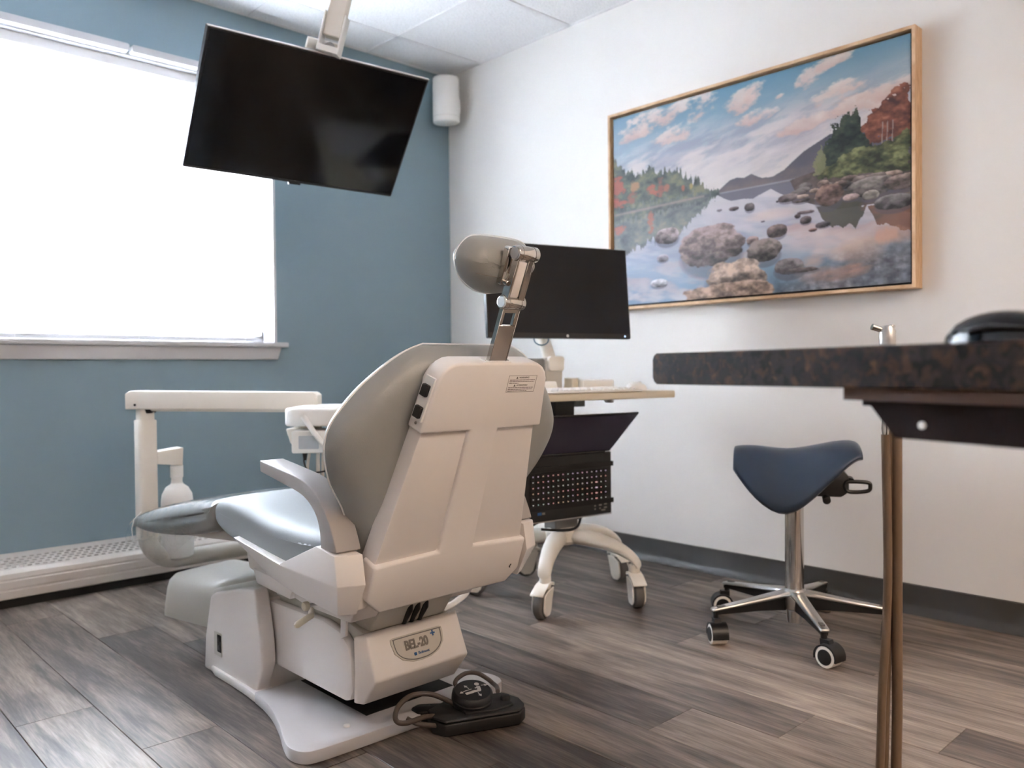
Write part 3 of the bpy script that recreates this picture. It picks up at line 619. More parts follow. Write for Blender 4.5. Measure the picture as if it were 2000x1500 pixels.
B(NPF).prism(rrect(-.018, -.0115, -.018, -.0115, .001, 2), 'z', .0012, .002).out('maker_emblem', M_print_blue, ch)
# seat carriage
B().prism([(1.90, .30), (1.62, .262), (1.45, .262), (1.42, .30), (1.42, .385), (1.86, .40), (1.93, .40)], 'x', XC - .165, XC + .165).bevel(.006, 2).out('seat_carriage', M_plastic, ch)
B().prism([(1.84, .275), (1.68, .268), (1.66, .30), (1.86, .31)], 'x', XC - .175, XC + .175).bevel(.005, 2).out('carriage_skirt', M_plastic, ch)
B().prism([(1.54, .22), (1.47, .225), (1.43, .28), (1.43, .33), (1.50, .34), (1.56, .3)], 'x', XC - .10, XC + .10).bevel(.006, 2).out('back_hinge', M_greyplastic, ch)
for u_ in (-.012, .008, .03): B().tube([(XC + u_, 1.475, .225), (XC + u_ - .006, 1.44, .262), (XC + u_ - .004, 1.44, .31)], .007, 10).out('hydraulic_hose', M_black, ch)
B().prism([(1.40, .305), (1.345, .32), (1.34, .385), (1.36, .40), (1.42, .395)], 'x', XC - .212, XC - .188).bevel(.004, 2).out('hinge_plate', M_plastic, ch)
# arm brackets and armrests
for s in (-1, 1):
    xo, xi = XC + s * .262, XC + s * .212; xl = XC + s * .243
    V = [(xo, 1.77, .409), (xo, 1.555, .385), (xo, 1.408, .443), (xo, 1.342, .433), (xo, 1.334, .376), (xo, 1.562, .379),   # 0-5 outer upper face
         (xl, 1.364, .313), (xl, 1.53, .324), (xl, 1.64, .341), (xl, 1.79, .394),                                    # 6-9 lower outer
         (xi, 1.79, .409), (xi, 1.555, .385), (xi, 1.408, .443), (xi, 1.322, .433), (xi, 1.312, .376), (xi, 1.345, .313), (xi, 1.53, .324), (xi, 1.64, .341), (xi, 1.80, .394)]
    F = [(0, 1, 5), (1, 2, 3, 4, 5), (4, 6, 7, 8, 5), (8, 9, 0, 5), (0, 10, 11, 1), (1, 11, 12, 2), (2, 12, 13, 3), (3, 13, 14, 4), (4, 14, 15, 6), (6, 15, 16, 7), (7, 16, 17, 8), (8, 17, 18, 9), (9, 18, 10, 0), (10, 18, 17, 16, 15, 14, 13, 12, 11)]
    B().add(V, F).bevel(.0035, 2, 12).out('arm_bracket', M_plastic, ch, smooth=25)
    top_ = spline([(1.645, .591), (1.56, .580), (1.47, .566), (1.415, .543), (1.375, .505), (1.352, .465), (1.341, .438)], 5)
    bot_ = spline([(1.398, .438), (1.402, .475), (1.421, .508), (1.468, .535), (1.55, .551), (1.643, .567)], 5)
    B().prism(top_ + bot_, 'x', XC + s * .258, XC + s * .203).bevel(.0075, 3, 45).out('armrest', M_arm, ch)
# lever and knob under the left bracket
B().tube([(.905, 1.60, .262), (.885, 1.565, .259), (.848, 1.56, .248), (.843, 1.56, .246)], [.006, .007, .0075, .004], 12).out('recline_lever', M_cream, ch)
B().lathe([(.0001, 0), (.009, 0), (.010, .002), (.010, .009), (.0085, .011), (.0001, .0115)], (.872, 1.555, .285), Matrix(((0, 0, -1), (0, 1, 0), (1, 0, 0))), 20).out('tension_knob', M_cream, ch)
B().cyl((.872, 1.555, .285), (.93, 1.555, .285), .004, seg=10).out('knob_shaft', M_alu, ch)
B().prism([(1.498, .30), (1.478, .30), (1.485, .225), (1.505, .215)], 'x', .918, .924).out('cover_strap', M_plastic, ch)

# upholstery: a pillow is lofted from inset copies of its outline
def pillow(outline, layers, place, name, m, parent, sub=1):
    b = B(); rings = []
    for d, t in layers:
        rings.append([place(p[0], p[1], t) for p in inset(outline, d)])
    b.loft(rings)
    o = b.out(name, m, parent, smooth=60)
    md = o.modifiers.new('sub', 'SUBSURF'); md.levels = sub; md.render_levels = sub
    return o
hw = [(.0, .17), (.03, .186), (.08, .192), (.13, .2), (.19, .228), (.24, .262), (.29, .283), (.325, .29), (.36, .286), (.40, .264), (.44, .232), (.48, .187), (.505, .15), (.519, .115)]
right = spline([(h_, v_) for v_, h_ in hw], 3); bo = right + [(-a, b_) for a, b_ in right[::-1]]
L_ = [(.085, .048), (.06, .048), (.03, .055), (.012, .07), (.003, .088), (0, .1), (.003, .112), (.012, .124), (.03, .134), (.06, .139), (.085, .14)]
pillow(bo, L_, bk, 'backrest_cushion', M_vinyl, ch)
b = B(); b.tube([bk(p[0], p[1], .1) for p in inset(bo, -.0012)], .0016, 6, closed=True); b.out('backrest_lit_seam', M_plastic2, ch)  # front seam; its white colour stands in for window light on the rim
# back shell
body = [(-.165, 0), (.165, 0), (.196, .03), (.192, .108), (.147, .376), (.135, .47), (.122, .495), (.09, .508), (-.09, .508), (-.122, .495), (-.135, .47), (-.147, .376), (-.192, .108), (-.196, .03)]
def arc(cx_, cy_, r_, a0, a1, n=5): return [(cx_ + r_ * math.cos(R(a0 + (a1 - a0) * k / n)), cy_ + r_ * math.sin(R(a0 + (a1 - a0) * k / n))) for k in range(n + 1)]
B(BKF).prism(body, 'z', -.058, -.011).bevel(.004, 2).out('back_shell', M_plastic, ch)
rib = [(-.168, 0), (.168, 0), (.2, .03), (.199, .106), (.045, .112), (.037, .376), (.157, .376), (.144, .462)] + arc(.095, .467, .048, 0, 90) + arc(-.095, .467, .048, 90, 180) + [(-.144, .462), (-.157, .376), (-.037, .376), (-.045, .112), (-.199, .106), (-.2, .03)]
B(BKF).prism(rib, 'z', -.046, .0).bevel(.006, 3, 35).out('back_shell_rib', M_plastic, ch)
# side switches
sw = B(BKF); 
B(BKF).prism([(-.158, .398), (-.1505, .398), (-.137, .482), (-.1445, .482)], 'z', -.034, -.006).out('switch_panel', M_plastic2, ch, smooth=None)
for v_ in (.414, .456):
    u_ = -.1545 + (v_ - .42) * .155
    B(BKF).prism([(u_ - .008, v_ - .011), (u_ + .002, v_ - .011), (u_ + .0055, v_ + .011), (u_ - .0045, v_ + .011)], 'z', -.03, -.011).bevel(.0015, 1).out('rocker_switch', M_black, ch)
B(BKF).lathe([(.0001, 0), (.003, 0), (.0028, .0015), (.0001, .002)], (-.157, .392, -.02), Matrix(((0, 0, -1), (0, 1, 0), (1, 0, 0))), 12).out('shell_screw', M_chrome, ch)
B(BKF).prism([(.167, .039), (.171, .046), (.1735, .044), (.1705, .040), (.172, .036), (.170, .036)], 'z', 0, .0005).out('shell_mark', M_dark, ch, smooth=None)
# warning label
lab = B(BKF)
L0, L1, LB, LT = .033, .110, .454, .489
for a, b_, c_, d_ in ((L0, L1, LT - .0006, LT), (L0, L1, LB, LB + .0006), (L0, L0 + .0006, LB, LT), (L1 - .0006, L1, LB, LT)): lab.box(a, b_, c_, d_, .0001, .0004)
ln = random.Random(5)
for y, x_end in ((.4795, .106), (.476, .105), (.4725, .062), (.4635, .105), (.460, .104), (.4565, .09)):
    x = L0 + .004
    while x < x_end:
        w_ = ln.uniform(.003, .009); lab.box(x, min(x + w_, x_end), y - .0006, y + .0006, .0001, .0004); x += w_ + .0012
lab.out('label_lines', M_print_dark, ch, smooth=None)
text_mesh('WARNING', .0052, BKF @ Matrix.Translation((.075, .4845, .0003)), 'label_heading', M_print_dark, ch, depth=.0002, sx=1.1)
text_mesh('ATTENTION', .0048, BKF @ Matrix.Translation((.073, .4683, .0003)), 'label_heading', M_print_dark, ch, depth=.0002, sx=1.1)
for x, y in ((.056, .4843), (.053, .4681)): B(BKF).prism([(x - .0026, y - .002), (x + .0026, y - .002), (x, y + .0026)], 'z', .0001, .0004).out('warning_triangle', M_print_dark, ch, smooth=None)

# headrest: stem, two joints, link, mount plate, cushion
SU = 0.0; J1 = Vector((XC, 1.129, .906)); J2 = Vector((XC, 1.091, .993)); S0 = bk(0, .46, .014)
sd = (J1 - S0).normalized(); SF = frame(S0, (1, 0, 0), sd); SL = (J1 - S0).length
b = B(SF)
b.box(-.0215, .0215, 0, SL - .045, -.004, .004).box(-.0215, -.0135, SL - .045, SL - .018, -.004, .004).box(.0135, .0215, SL - .045, SL - .018, -.004, .004).box(-.0215, .0215, SL - .02, SL, -.004, .004)
b.box(-.0225, -.0205, 0, SL - .004, -.0055, .0055).box(.0205, .0225, 0, SL - .004, -.0055, .0055)
b.bevel(.0008, 1).out('headrest_stem', M_chrome, ch)
B(BKF).prism(rrect(-.034, .034, .5055, .5165, .003, 3), 'z', -.024, -.004).out('stem_collar', M_plastic2, ch)
for u_ in (-.03, .03): B(BKF).lathe([(.0001, 0), (.003, 0), (.0025, .0012), (.0001, .0016)], (u_, .5165, -.012), Matrix(((1, 0, 0), (0, 0, 1), (0, -1, 0))), 10).out('collar_screw', M_chrome, ch)
for J, x0_, x1_, r_ in ((J1, -.027, .026, .0135), (J2, -.027, .026, .0145)):
    b = B(); b.cyl(J + Vector((x0_, 0, 0)), J + Vector((x1_, 0, 0)), r_, seg=32).bevel(.0018, 2); 
    for u_ in (x0_ + .011, x1_ - .011): b.cyl(J + Vector((u_ - .0006, 0, 0)), J + Vector((u_ + .0006, 0, 0)), r_ + .0006, seg=32)
    j = b.out('headrest_joint', M_chrome, ch)
    B().cyl(J + Vector((x0_ - .0015, 0, 0)), J + Vector((x0_ + .001, 0, 0)), r_ * .74, seg=28).out('joint_cap', M_alu, j)
ld = (J2 - J1).normalized(); LF = frame(J1, (1, 0, 0), ld); LL = (J2 - J1).length
b = B(LF)
b.box(-.024, -.02, 0, LL, -.009, .011).box(.0155, .0195, 0, LL, -.009, .011).box(.004, .0185, .004, LL, -.006, .0105).box(-.024, .0195, 0, .012, -.006, .010).box(-.024, .0195, LL - .012, LL, -.006, .01)
b.bevel(.001, 1).out('headrest_link', M_chrome, ch)
B(LF).prism(rrect(-.0205, -.001, .013, LL - .013, .003, 3), 'z', -.006, .0125).bevel(.002, 2).out('link_cover', M_plastic, ch)
hd = Vector((0, -.36, .933)).normalized(); HO = Vector((XC - .008, 1.163, .980)); HF = frame(HO, (1, 0, 0), hd); hn = Vector((0, .933, .36)).normalized()
def hk(u, v_, w_): return HO + Vector((1, 0, 0)) * u + hd * v_ + hn * w_
ho = spline([(.050, .047), (.074, .039), (.089, .018), (.090, -.002), (.070, -.032), (.032, -.053), (0, -.058), (-.032, -.053), (-.070, -.032), (-.090, -.002), (-.089, .018), (-.074, .039), (-.050, .047), (0, .049)], 4, True)
pillow(ho, [(.047, -.038), (.038, -.038), (.021, -.033), (.008, -.019), (.0, .0), (-.0015, .012), (.001, .022), (.008, .032), (.02, .038), (.038, .04), (.047, .04)], hk, 'headrest_cushion', M_vinyl, ch)
b = B(); b.tube([hk(p[0], p[1], .014) for p in inset(ho, -.0028)], .0012, 6, closed=True); b.out('headrest_lit_rim', M_plastic2, ch)  # white tube paints in the bright highlight along the front rim
b = B(); b.tube([hk(x, -.012 - .004 * math.cos(x * 20), -.0315 - .009 * math.cos(x / .08 * 1.4)) for x in np.linspace(-.075, .0, 12)], .0006, 6); b.out('headrest_seam', M_print_grey, ch)
B(HF).prism(rrect(-.024, .026, -.028, .045, .004, 3), 'z', .036, .05).bevel(.001, 1).out('mount_plate', M_chrome, ch)
b = B(HF); b.prism([(-.022, -.022), (-.012, -.022), (.006, .03), (-.006, .03)], 'z', .048, .06); b.cyl((-.017, -.02, .05), (-.017, -.02, .063), .005, seg=14); b.bevel(.0008, 1); b.out('mount_arm', M_chrome, ch)
# seat and leg rest
so = spline([(1.40, .385), (1.378, .425), (1.40, .458), (1.44, .464), (1.52, .460), (1.65, .466), (1.77, .483), (1.85, .488), (1.905, .478), (1.925, .450), (1.905, .408), (1.80, .380), (1.65, .368), (1.50, .368)], 4, True)
def sx_place(a, b_, t): return Vector((XC + t, a, b_))
SLY = [(.034, -.246), (.026, -.2455), (.016, -.2425), (.008, -.235), (.003, -.222), (0, -.19), (0, 0), (0, .19), (.003, .222), (.008, .235), (.016, .2425), (.026, .2455), (.034, .246)]
pillow(so, SLY, sx_place, 'seat_cushion', M_vinyl_seat, ch)
lo = spline([(1.905, .420), (1.900, .455), (1.915, .474), (2.0, .464), (2.15, .440), (2.32, .408), (2.47, .376), (2.55, .355), (2.575, .335), (2.56, .318), (2.50, .314), (2.35, .326), (2.15, .352), (2.0, .38), (1.93, .398)], 4, True)
def lg_place(a, b_, t): return Vector((XC + t * (1 - .16 * max(0, (a - 2.0) / .57) ** 1.3), a, b_))
pillow(lo, [(.034, -.254), (.028, -.2535), (.016, -.250), (.007, -.242), (.002, -.228), (0, -.2), (0, 0), (0, .2), (.002, .228), (.007, .242), (.016, .25), (.028, .2535), (.034, .254)], lg_place, 'leg_rest', M_vinyl, ch)
B().prism([(2.38, .326), (2.2, .345), (1.95, .385), (1.85, .385), (1.85, .36), (2.2, .328), (2.38, .314)], 'x', XC - .14, XC + .14).out('leg_rest_frame', M_plastic, ch)
# clear protective sleeve hanging from the leg rest
b = B(); rows_ = []
nx = 40
for i in range(nx + 1):
    y = 1.93 + (2.592 - 1.93) * i / nx; z = np.interp(y, [1.9, 2.0, 2.15, 2.32, 2.47, 2.56, 2.6], [.478, .470, .446, .414, .382, .357, .338]); k = (1 - .16 * max(0, (y - 2.0) / .57) ** 1.3) * .262
    drop = .075 + .075 * math.sin(math.pi * min(1, i / nx * 1.05)) ** 1.2
    w_ = [(-k - .004, z - drop), (-k - .006, z - drop * .72), (-k - .005, z - .045), (-k, z - .02), (-k + .02, z - .002), (-k * .5, z + .004), (0, z + .004), (k * .5, z + .004), (k - .02, z - .002), (k, z - .02), (k + .005, z - .045), (k + .006, z - drop * .72), (k + .004, z - drop)]
    rows_.append([(XC + a + .002 * math.sin(i * 1.7 + j), y, c_ + .0015 * math.sin(i * .9 + j * 2)) for j, (a, c_) in enumerate(w_)])
b.loft(rows_, cap=False, closed=False); o = b.out('clear_sleeve', M_film, ch, smooth=180)
md = o.modifiers.new('sub', 'SUBSURF'); md.levels = 1; md.render_levels = 1
b = B(); b.tube([rows_[nx - 5][0], rows_[nx - 5][2], rows_[nx - 5][3], rows_[nx - 5][4]], .0012, 6); b.out('sleeve_seam', M_whiteitem, ch)
# floor box in front of the base
fo = [(.982, 2.708), (1.05, 2.40), (1.335, 2.46), (1.275, 2.77)]
fc_ = Vector((sum(p[0] for p in fo) / 4, sum(p[1] for p in fo) / 4, 0))
rings = []
for z, k in ((.001, 1.0), (.03, .99), (.085, .95), (.112, .91), (.13, .82), (.138, .66), (.141, .4)):
    rr_ = []
    for i in range(4):
        a, p, c_ = Vector((*fo[i - 1], 0)), Vector((*fo[i], 0)), Vector((*fo[(i + 1) % 4], 0)); ra = .05
        u1, u2 = (a - p).normalized() * ra, (c_ - p).normalized() * ra
        for t in (0, .25, .5, .75, 1): rr_.append(p + u1 * (1 - t) ** 2 + u2 * t ** 2)
    rings.append([fc_ + (q - fc_) * k + Vector((0, 0, z)) for q in rr_])
B().loft(rings).out('floor_box_cover', M_greyplastic, ch, smooth=50)
B().prism([(2.50, .02), (2.10, .02), (2.10, .17), (2.2, .165), (2.45, .12)], 'x', XC - .02, XC + .2).bevel(.01, 2).out('front_cover', M_greyplastic, ch)

B().tube(spline([(1.16, 1.70, .20), (1.26, 1.80, .115), (1.38, 1.85, .088), (1.47, 1.85, .094), (1.52, 1.85, .105), (1.57, 1.86, .13), (1.58, 1.90, .18), (1.50, 1.98, .26), (1.34, 1.99, .30)], 8), .0095, 12).out('supply_tube', M_plastic2, ch)
# ------------------------------------------------------------------ delivery unit
du = thing('dental_delivery_unit', 'white dental delivery arm and instrument head standing behind the chair foot', 'dental unit', (1.36, 2.62, 0))
PX, PYy = .983, 2.80
b = B(); pth = [(PX, PYy, .69), (PX, PYy, .24)] + [(PX + .095 * (1 - math.cos(R(a))), PYy, .245 - .095 * math.sin(R(a))) for a in range(0, 91, 10)] + [(1.2, PYy, .150), (1.385, PYy, .150)]
b.tube(pth[1:], .029, 20).out('support_arm', M_greyplastic, du)
B().prism(rrect(PX - .030, PX + .030, PYy - .028, PYy + .028, .012, 4), 'z', .235, .625).bevel(.003, 2, 60).out('post', M_cart, du)
B().prism(rrect(PX - .024, PX + .024, PYy - .024, PYy + .024, .01, 4), 'z', .62, .665).out('post_neck', M_cart, du)
B().cyl((1.385, PYy, .1), (1.385, PYy, .19), .036, seg=24).cyl((1.385, PYy, .0), (1.385, PYy, .1), .045, seg=24).bevel(.003, 2).out('pivot', M_greyplastic, du)
ad = Vector((.726, -.687, 0)); AF = frame((PX - .005, PYy, 0), ad, Vector((0, 0, 1)))
# arm: local x along arm, local y up
B(AF).prism([(-.045, .662), (.575, .655), (.580, .66), (.580, .703), (.568, .712), (-.03, .722), (-.045, .712)], 'z', -.035, .035).bevel(.008, 3).out('upper_arm', M_cart, du)
B(AF).prism([(.04, .655), (.56, .646), (.56, .657), (.03, .664)], 'z', -.028, .028).out('arm_underside', M_greyplastic, du)
B(AF).prism([(.012, .664), (.045, .664), (.03, .648), (.018, .648)], 'z', -.02, .02).out('arm_pivot', M_dark, du)
B(AF).cyl((-.012, .676, .034), (-.012, .676, .037), .004, seg=10).out('arm_screw', M_dark, du)
# bottle bracket
B().prism([(PX + .028, .478), (1.095, .466), (1.098, .528), (PX + .028, .520)], 'y', PYy - .026, PYy + .026).bevel(.004, 2).out('bottle_bracket', M_cart, du)
B().cyl((1.083, PYy, .425), (1.083, PYy, .467), .021, seg=24).bevel(.002, 1).out('bottle_cap_holder', M_bottle, du)
bt = thing('water_bottle', 'white plastic water bottle hanging from the delivery unit post', 'bottle', (1.083, PYy, .155))
B().lathe([(.0001, .155), (.044, .155), (.050, .162), (.051, .20), (.051, .345), (.048, .37), (.036, .392), (.021, .403), (.018, .41), (.018, .424), (.0001, .424)], (1.083, PYy, 0), seg=36).out('bottle_body', M_bottle, bt, smooth=50)
# instrument head
hx = Vector((1.40, 2.27, 0)); DF = frame(hx, ad, Vector((.687, .726, 0)))   # x along view-right, y away, z up
B(DF).prism(rrect(-.155, .20, -.12, .14, .04, 6), 'z', .612, .668).bevel(.009, 3, 50).out('instrument_tray', M_plastic2, du)
B(DF).prism(rrect(-.13, .18, -.10, .12, .03, 6), 'z', .668, .671).out('tray_mat', M_whiteitem, du)
B(DF).box(.10, .16, -.04, .02, .668, .70).bevel(.004, 2).out('tray_block', M_whiteitem, du)
b = B(DF)
for k in range(3): b.cyl((-.156, -.02, .628 + .011 * k), (-.1565 - .002, -.02, .628 + .011 * k), .003, seg=8)
b.out('head_buttons', M_greymetal, du)
B(DF).cyl((-.10, 0, .598), (-.10, 0, .614), .03, seg=20).out('head_neck', M_cream, du)
B(DF).prism([(-.165, .602), (-.07, .602), (-.07, .552), (-.150, .552)], 'y', -.05, .05).bevel(.006, 2).out('holder_wing', M_cart, du)
B(DF).prism(rrect(-.125, -.005, .532, .600, .006, 3), 'y', -.13, -.02).bevel(.003, 2, 60).out('display_box', M_plastic2, du)
B(DF).prism(rrect(-.103, -.042, .545, .585, .003, 2), 'y', -.1315, -.128).out('display_screen', M_lcd, du)
B(DF).prism([(-.015, .60), (.10, .60), (.10, .575), (.02, .57)], 'y', -.12, .0).bevel(.003, 1).out('holder_bar', M_greyplastic, du)
b = B(DF); b.tube(spline([(-.085, -.145, .645), (-.06, -.15, .61), (-.03, -.155, .57), (.0, -.15, .545), (.04, -.14, .535), (.08, -.12, .54)], 6), .008, 12).out('handpiece_hose', M_plastic2, du)
for q, pth in enumerate(([(-.06, -.06, .54), (-.062, -.06, .50), (-.06, -.06, .40), (-.05, -.06, .30), (-.02, -.04, .24), (.06, 0, .2)], [(-.045, -.06, .54), (-.047, -.06, .5), (-.046, -.06, .4), (-.03, -.05, .31), (.0, -.03, .25), (.08, 0, .21)], [(-.09, -.05, .53), (-.098, -.05, .47), (-.085, -.055, .43), (-.066, -.06, .40), (-.052, -.06, .36)])):
    B(DF).tube(spline(pth, 6), [.006, .0045, .0045][q], 10).out('supply_hose', M_cart, du)
b = B(DF); b.tube(spline([(-.10, -.07, .535), (-.103, -.07, .50), (-.09, -.075, .475), (-.06, -.08, .468), (-.02, -.07, .475)], 6), [.0025] * 25, 8); b.cyl((-.10, -.07, .535), (-.10, -.07, .505), .009, .005, 12); b.out('black_cable', M_black, du)

# ------------------------------------------------------------------ foot control
fp = thing('foot_control', 'black foot control with a round pictogram pad beside the chair base', 'foot control', (1.17, 1.36, 0))
pf0 = Vector((1.10, 1.405, 0)); FPF = frame((1.175, 1.365, 0), (.92, -.39, 0), (.39, .92, 0))
fpoly = [(-.105, -.015), (-.085, -.045), (.085, -.045), (.108, -.018), (.108, .02), (.085, .062), (-.06, .062), (-.105, .03)]
b = B(FPF); b.prism(fpoly, 'z', .001, .028); 
b.prism([(p[0] * .985, p[1] * .985) for p in fpoly], 'z', .028, .036).bevel(.004, 2, 40).out('pedal_body', M_pedal, fp)
B(FPF).prism([(-.035, -.03), (.03, -.035), (.08, -.02), (.075, .05), (-.045, .055)], 'z', .034, .041).bevel(.004, 2).out('pedal_deck', M_pedal, fp)
PDF = FPF @ Matrix.Translation((-.005, .018, .048)) @ Matrix.Rotation(R(12), 4, 'X') @ Matrix.Translation((.005, -.018, -.042))
B(PDF).lathe([(.0001, .030), (.042, .030), (.046, .042), (.046, .048), (.044, .050), (.046, .052), (.045, .060), (.040, .065), (.0001, .0665)], (-.005, .018, 0), seg=40).out('rocker_pad', M_black, fp)
B(FPF).lathe([(.0001, .036), (.012, .036), (.012, .046), (.010, .049), (.0001, .050)], (.07, .01, 0), seg=20).out('mode_button', M_black, fp)
IF = PDF @ Matrix.Translation((-.005, .018, .0668)) @ Matrix.Diagonal((1.25, 1.25, 1, 1))
ic = B(IF)
def stroke(b, pts, w_):
    for (xa, ya), (xb, yb) in zip(pts[:-1], pts[1:]):
        d = Vector((xb - xa, yb - ya)); d.normalize(); n_ = Vector((-d.y, d.x)) * w_ / 2
        b.prism([(xa - n_.x, ya - n_.y), (xb - n_.x, yb - n_.y), (xb + n_.x, yb + n_.y), (xa + n_.x, ya + n_.y)], 'z', 0, .0004)
stroke(ic, [(-.016, -.011), (-.002, -.008)], .006); stroke(ic, [(-.003, -.0075), (.013, -.0055)], .006); stroke(ic, [(.011, -.006), (.012, .007)], .0065); stroke(ic, [(.012, .005), (.005, .002)], .003)
ic.lathe([(.0045, 0), (.0045, .0004)], (.0115, .0135, 0), seg=14)
def arrow(a, b_):
    a, b_ = Vector(a), Vector(b_); d = (b_ - a).normalized(); n_ = Vector((-d.y, d.x)); stroke(ic, [tuple(a), tuple(b_ - d * .004)], .0014)
    ic.prism([tuple(b_), tuple(b_ - d * .006 + n_ * .0035), tuple(b_ - d * .006 - n_ * .0035)], 'z', 0, .0004)
arrow((.018, .008), (.030, .007)); arrow((-.006, .003), (-.012, .015)); arrow((.006, -.012), (.009, -.024)); stroke(ic, [(-.002, .001), (-.014, -.002)], .0014); arrow((-.012, -.001), (-.026, -.007))
ic.out('pad_pictogram', M_iconwhite, fp, smooth=None)
loop1 = spline([(1.215, 1.385, .045), (1.182, 1.43, .056), (1.185, 1.45, .068), (1.219, 1.455, .076), (1.255, 1.455, .067), (1.284, 1.452, .047), (1.294, 1.445, .036), (1.285, 1.42, .036), (1.265, 1.395, .038)], 8)
B().tube(loop1, .0052, 10).out('cable', M_cable, fp)
loop2 = spline([(1.10, 1.405, .026), (1.06, 1.402, .038), (1.02, 1.408, .036), (.998, 1.412, .042), (.992, 1.414, .056), (1.005, 1.418, .074), (1.04, 1.422, .084), (1.085, 1.418, .076), (1.125, 1.408, .054), (1.150, 1.395, .034), (1.138, 1.380, .020), (1.09, 1.382, .018), (1.045, 1.40, .028), (1.03, 1.425, .036)], 8)
B().tube(loop2, .0055, 10).out('cable', M_cable, fp)
B(FPF).prism([(-.07, .02), (-.05, .058), (-.115, .075), (-.135, .06), (-.125, .03)], 'z', .003, .034).bevel(.006, 2).out('cable_boot', M_black, fp)

# ------------------------------------------------------------------ ceiling TV
tv = thing('ceiling_television', 'flat black television hanging tilted from a white ceiling arm', 'television', (1.36, 2.36, 1.58))
TC = Vector((1.357, 2.359, 1.578)); TF = frame(TC, (.993, -.116, -.011), (-.072, -.610, .789))
B(TF).prism(rrect(-.36, .36, -.216, .216, .004, 2), 'z', -.028, .0).bevel(.002, 1).out('television_body', M_bezel, tv)
B(TF).box(-.353, .353, -.206, .210, .0002, .0008).out('screen', M_blackgloss, tv, smooth=None)
b = B(TF); b.box(-.361, .361, .2162, .2185, -.012, .001).out('top_edge', M_silver, tv, smooth=None)
B(TF).box(-.02, .02, -.222, -.216, -.01, -.001).out('sensor_bump', M_black, tv, smooth=None)
B(TF).box(-.022, -.018, -.224, -.220, -.004, .0005).out('standby_light', M_whiteitem, tv, smooth=None)
B(TF).box(-.2, .2, -.14, .12, -.055, -.028).bevel(.006, 2).out('rear_housing', M_bezel, tv)
B(TF).box(-.05, .05, -.06, .24, -.068, -.055).bevel(.002, 1).out('mount_plate', M_cart, tv)
A0 = TF @ Vector((.0, .24, -.05)); A0 = Vector((1.352, 2.215, 1.80)); A1 = Vector((1.42, 2.10, ZC - .02))
am = frame(A0, (A1 - A0), Vector((.726, -.687, 0)))
B(am).prism(rrect(0, (A1 - A0).length, -.027, .027, .004, 2), 'z', -.02, .02).bevel(.003, 1).out('ceiling_arm', M_cart, tv)
B(am).box(-.045, .07, -.034, -.0285, -.026, .026).box(-.045, .07, .0285, .034, -.026, .026).box(-.05, -.03, -.034, .034, -.026, .026).bevel(.002, 1).out('arm_clevis', M_plastic2, tv)
B().tube([A0 + Vector((-.003, .012, -.03)), TF @ Vector((0, .225, -.05)), TF @ Vector((0, .1, -.06))], .02, 14).out('tilt_neck', M_alu, tv)
B().cyl((1.42, 2.10, ZC - .04), (1.42, 2.10, ZC - .001), .06, seg=28).out('ceiling_flange', M_cart, tv)

# ------------------------------------------------------------------ corner speaker
spk = thing('wall_speaker', 'small white rounded speaker mounted high in the wall corner', 'speaker', (2.58, 3.17, 1.998))
b = B(); ca_ = R(-42)
sp_ = [(math.cos(R(a)) * .066, math.sin(R(a)) * .058) for a in range(0, 360, 12)]
rings = [[(2.578 + x * k * math.cos(ca_) - y * k * math.sin(ca_), 3.178 + x * k * math.sin(ca_) + y * k * math.cos(ca_), z) for x, y in sp_] for z, k in ((1.996, .93), (1.999, .98), (2.006, 1.0), (2.205, 1.0), (2.214, .98), (2.218, .92))]
b.loft(rings).out('speaker_body', M_plastic2, spk, smooth=50)
B().box(2.61, X1 - .001, 3.195, 3.235, 2.07, 2.14).out('wall_bracket', M_plastic2, spk)
B(Matrix.Rotation(0, 4, 'Z')).loft([[(2.578 + x * k * math.cos(ca_) - y * k * math.sin(ca_), 3.178 + x * k * math.sin(ca_) + y * k * math.cos(ca_), z) for x, y in sp_] for z, k in ((2.0225, 1.006), (2.0245, 1.006))], cap=False).out('grille_line', M_greyplastic, spk)

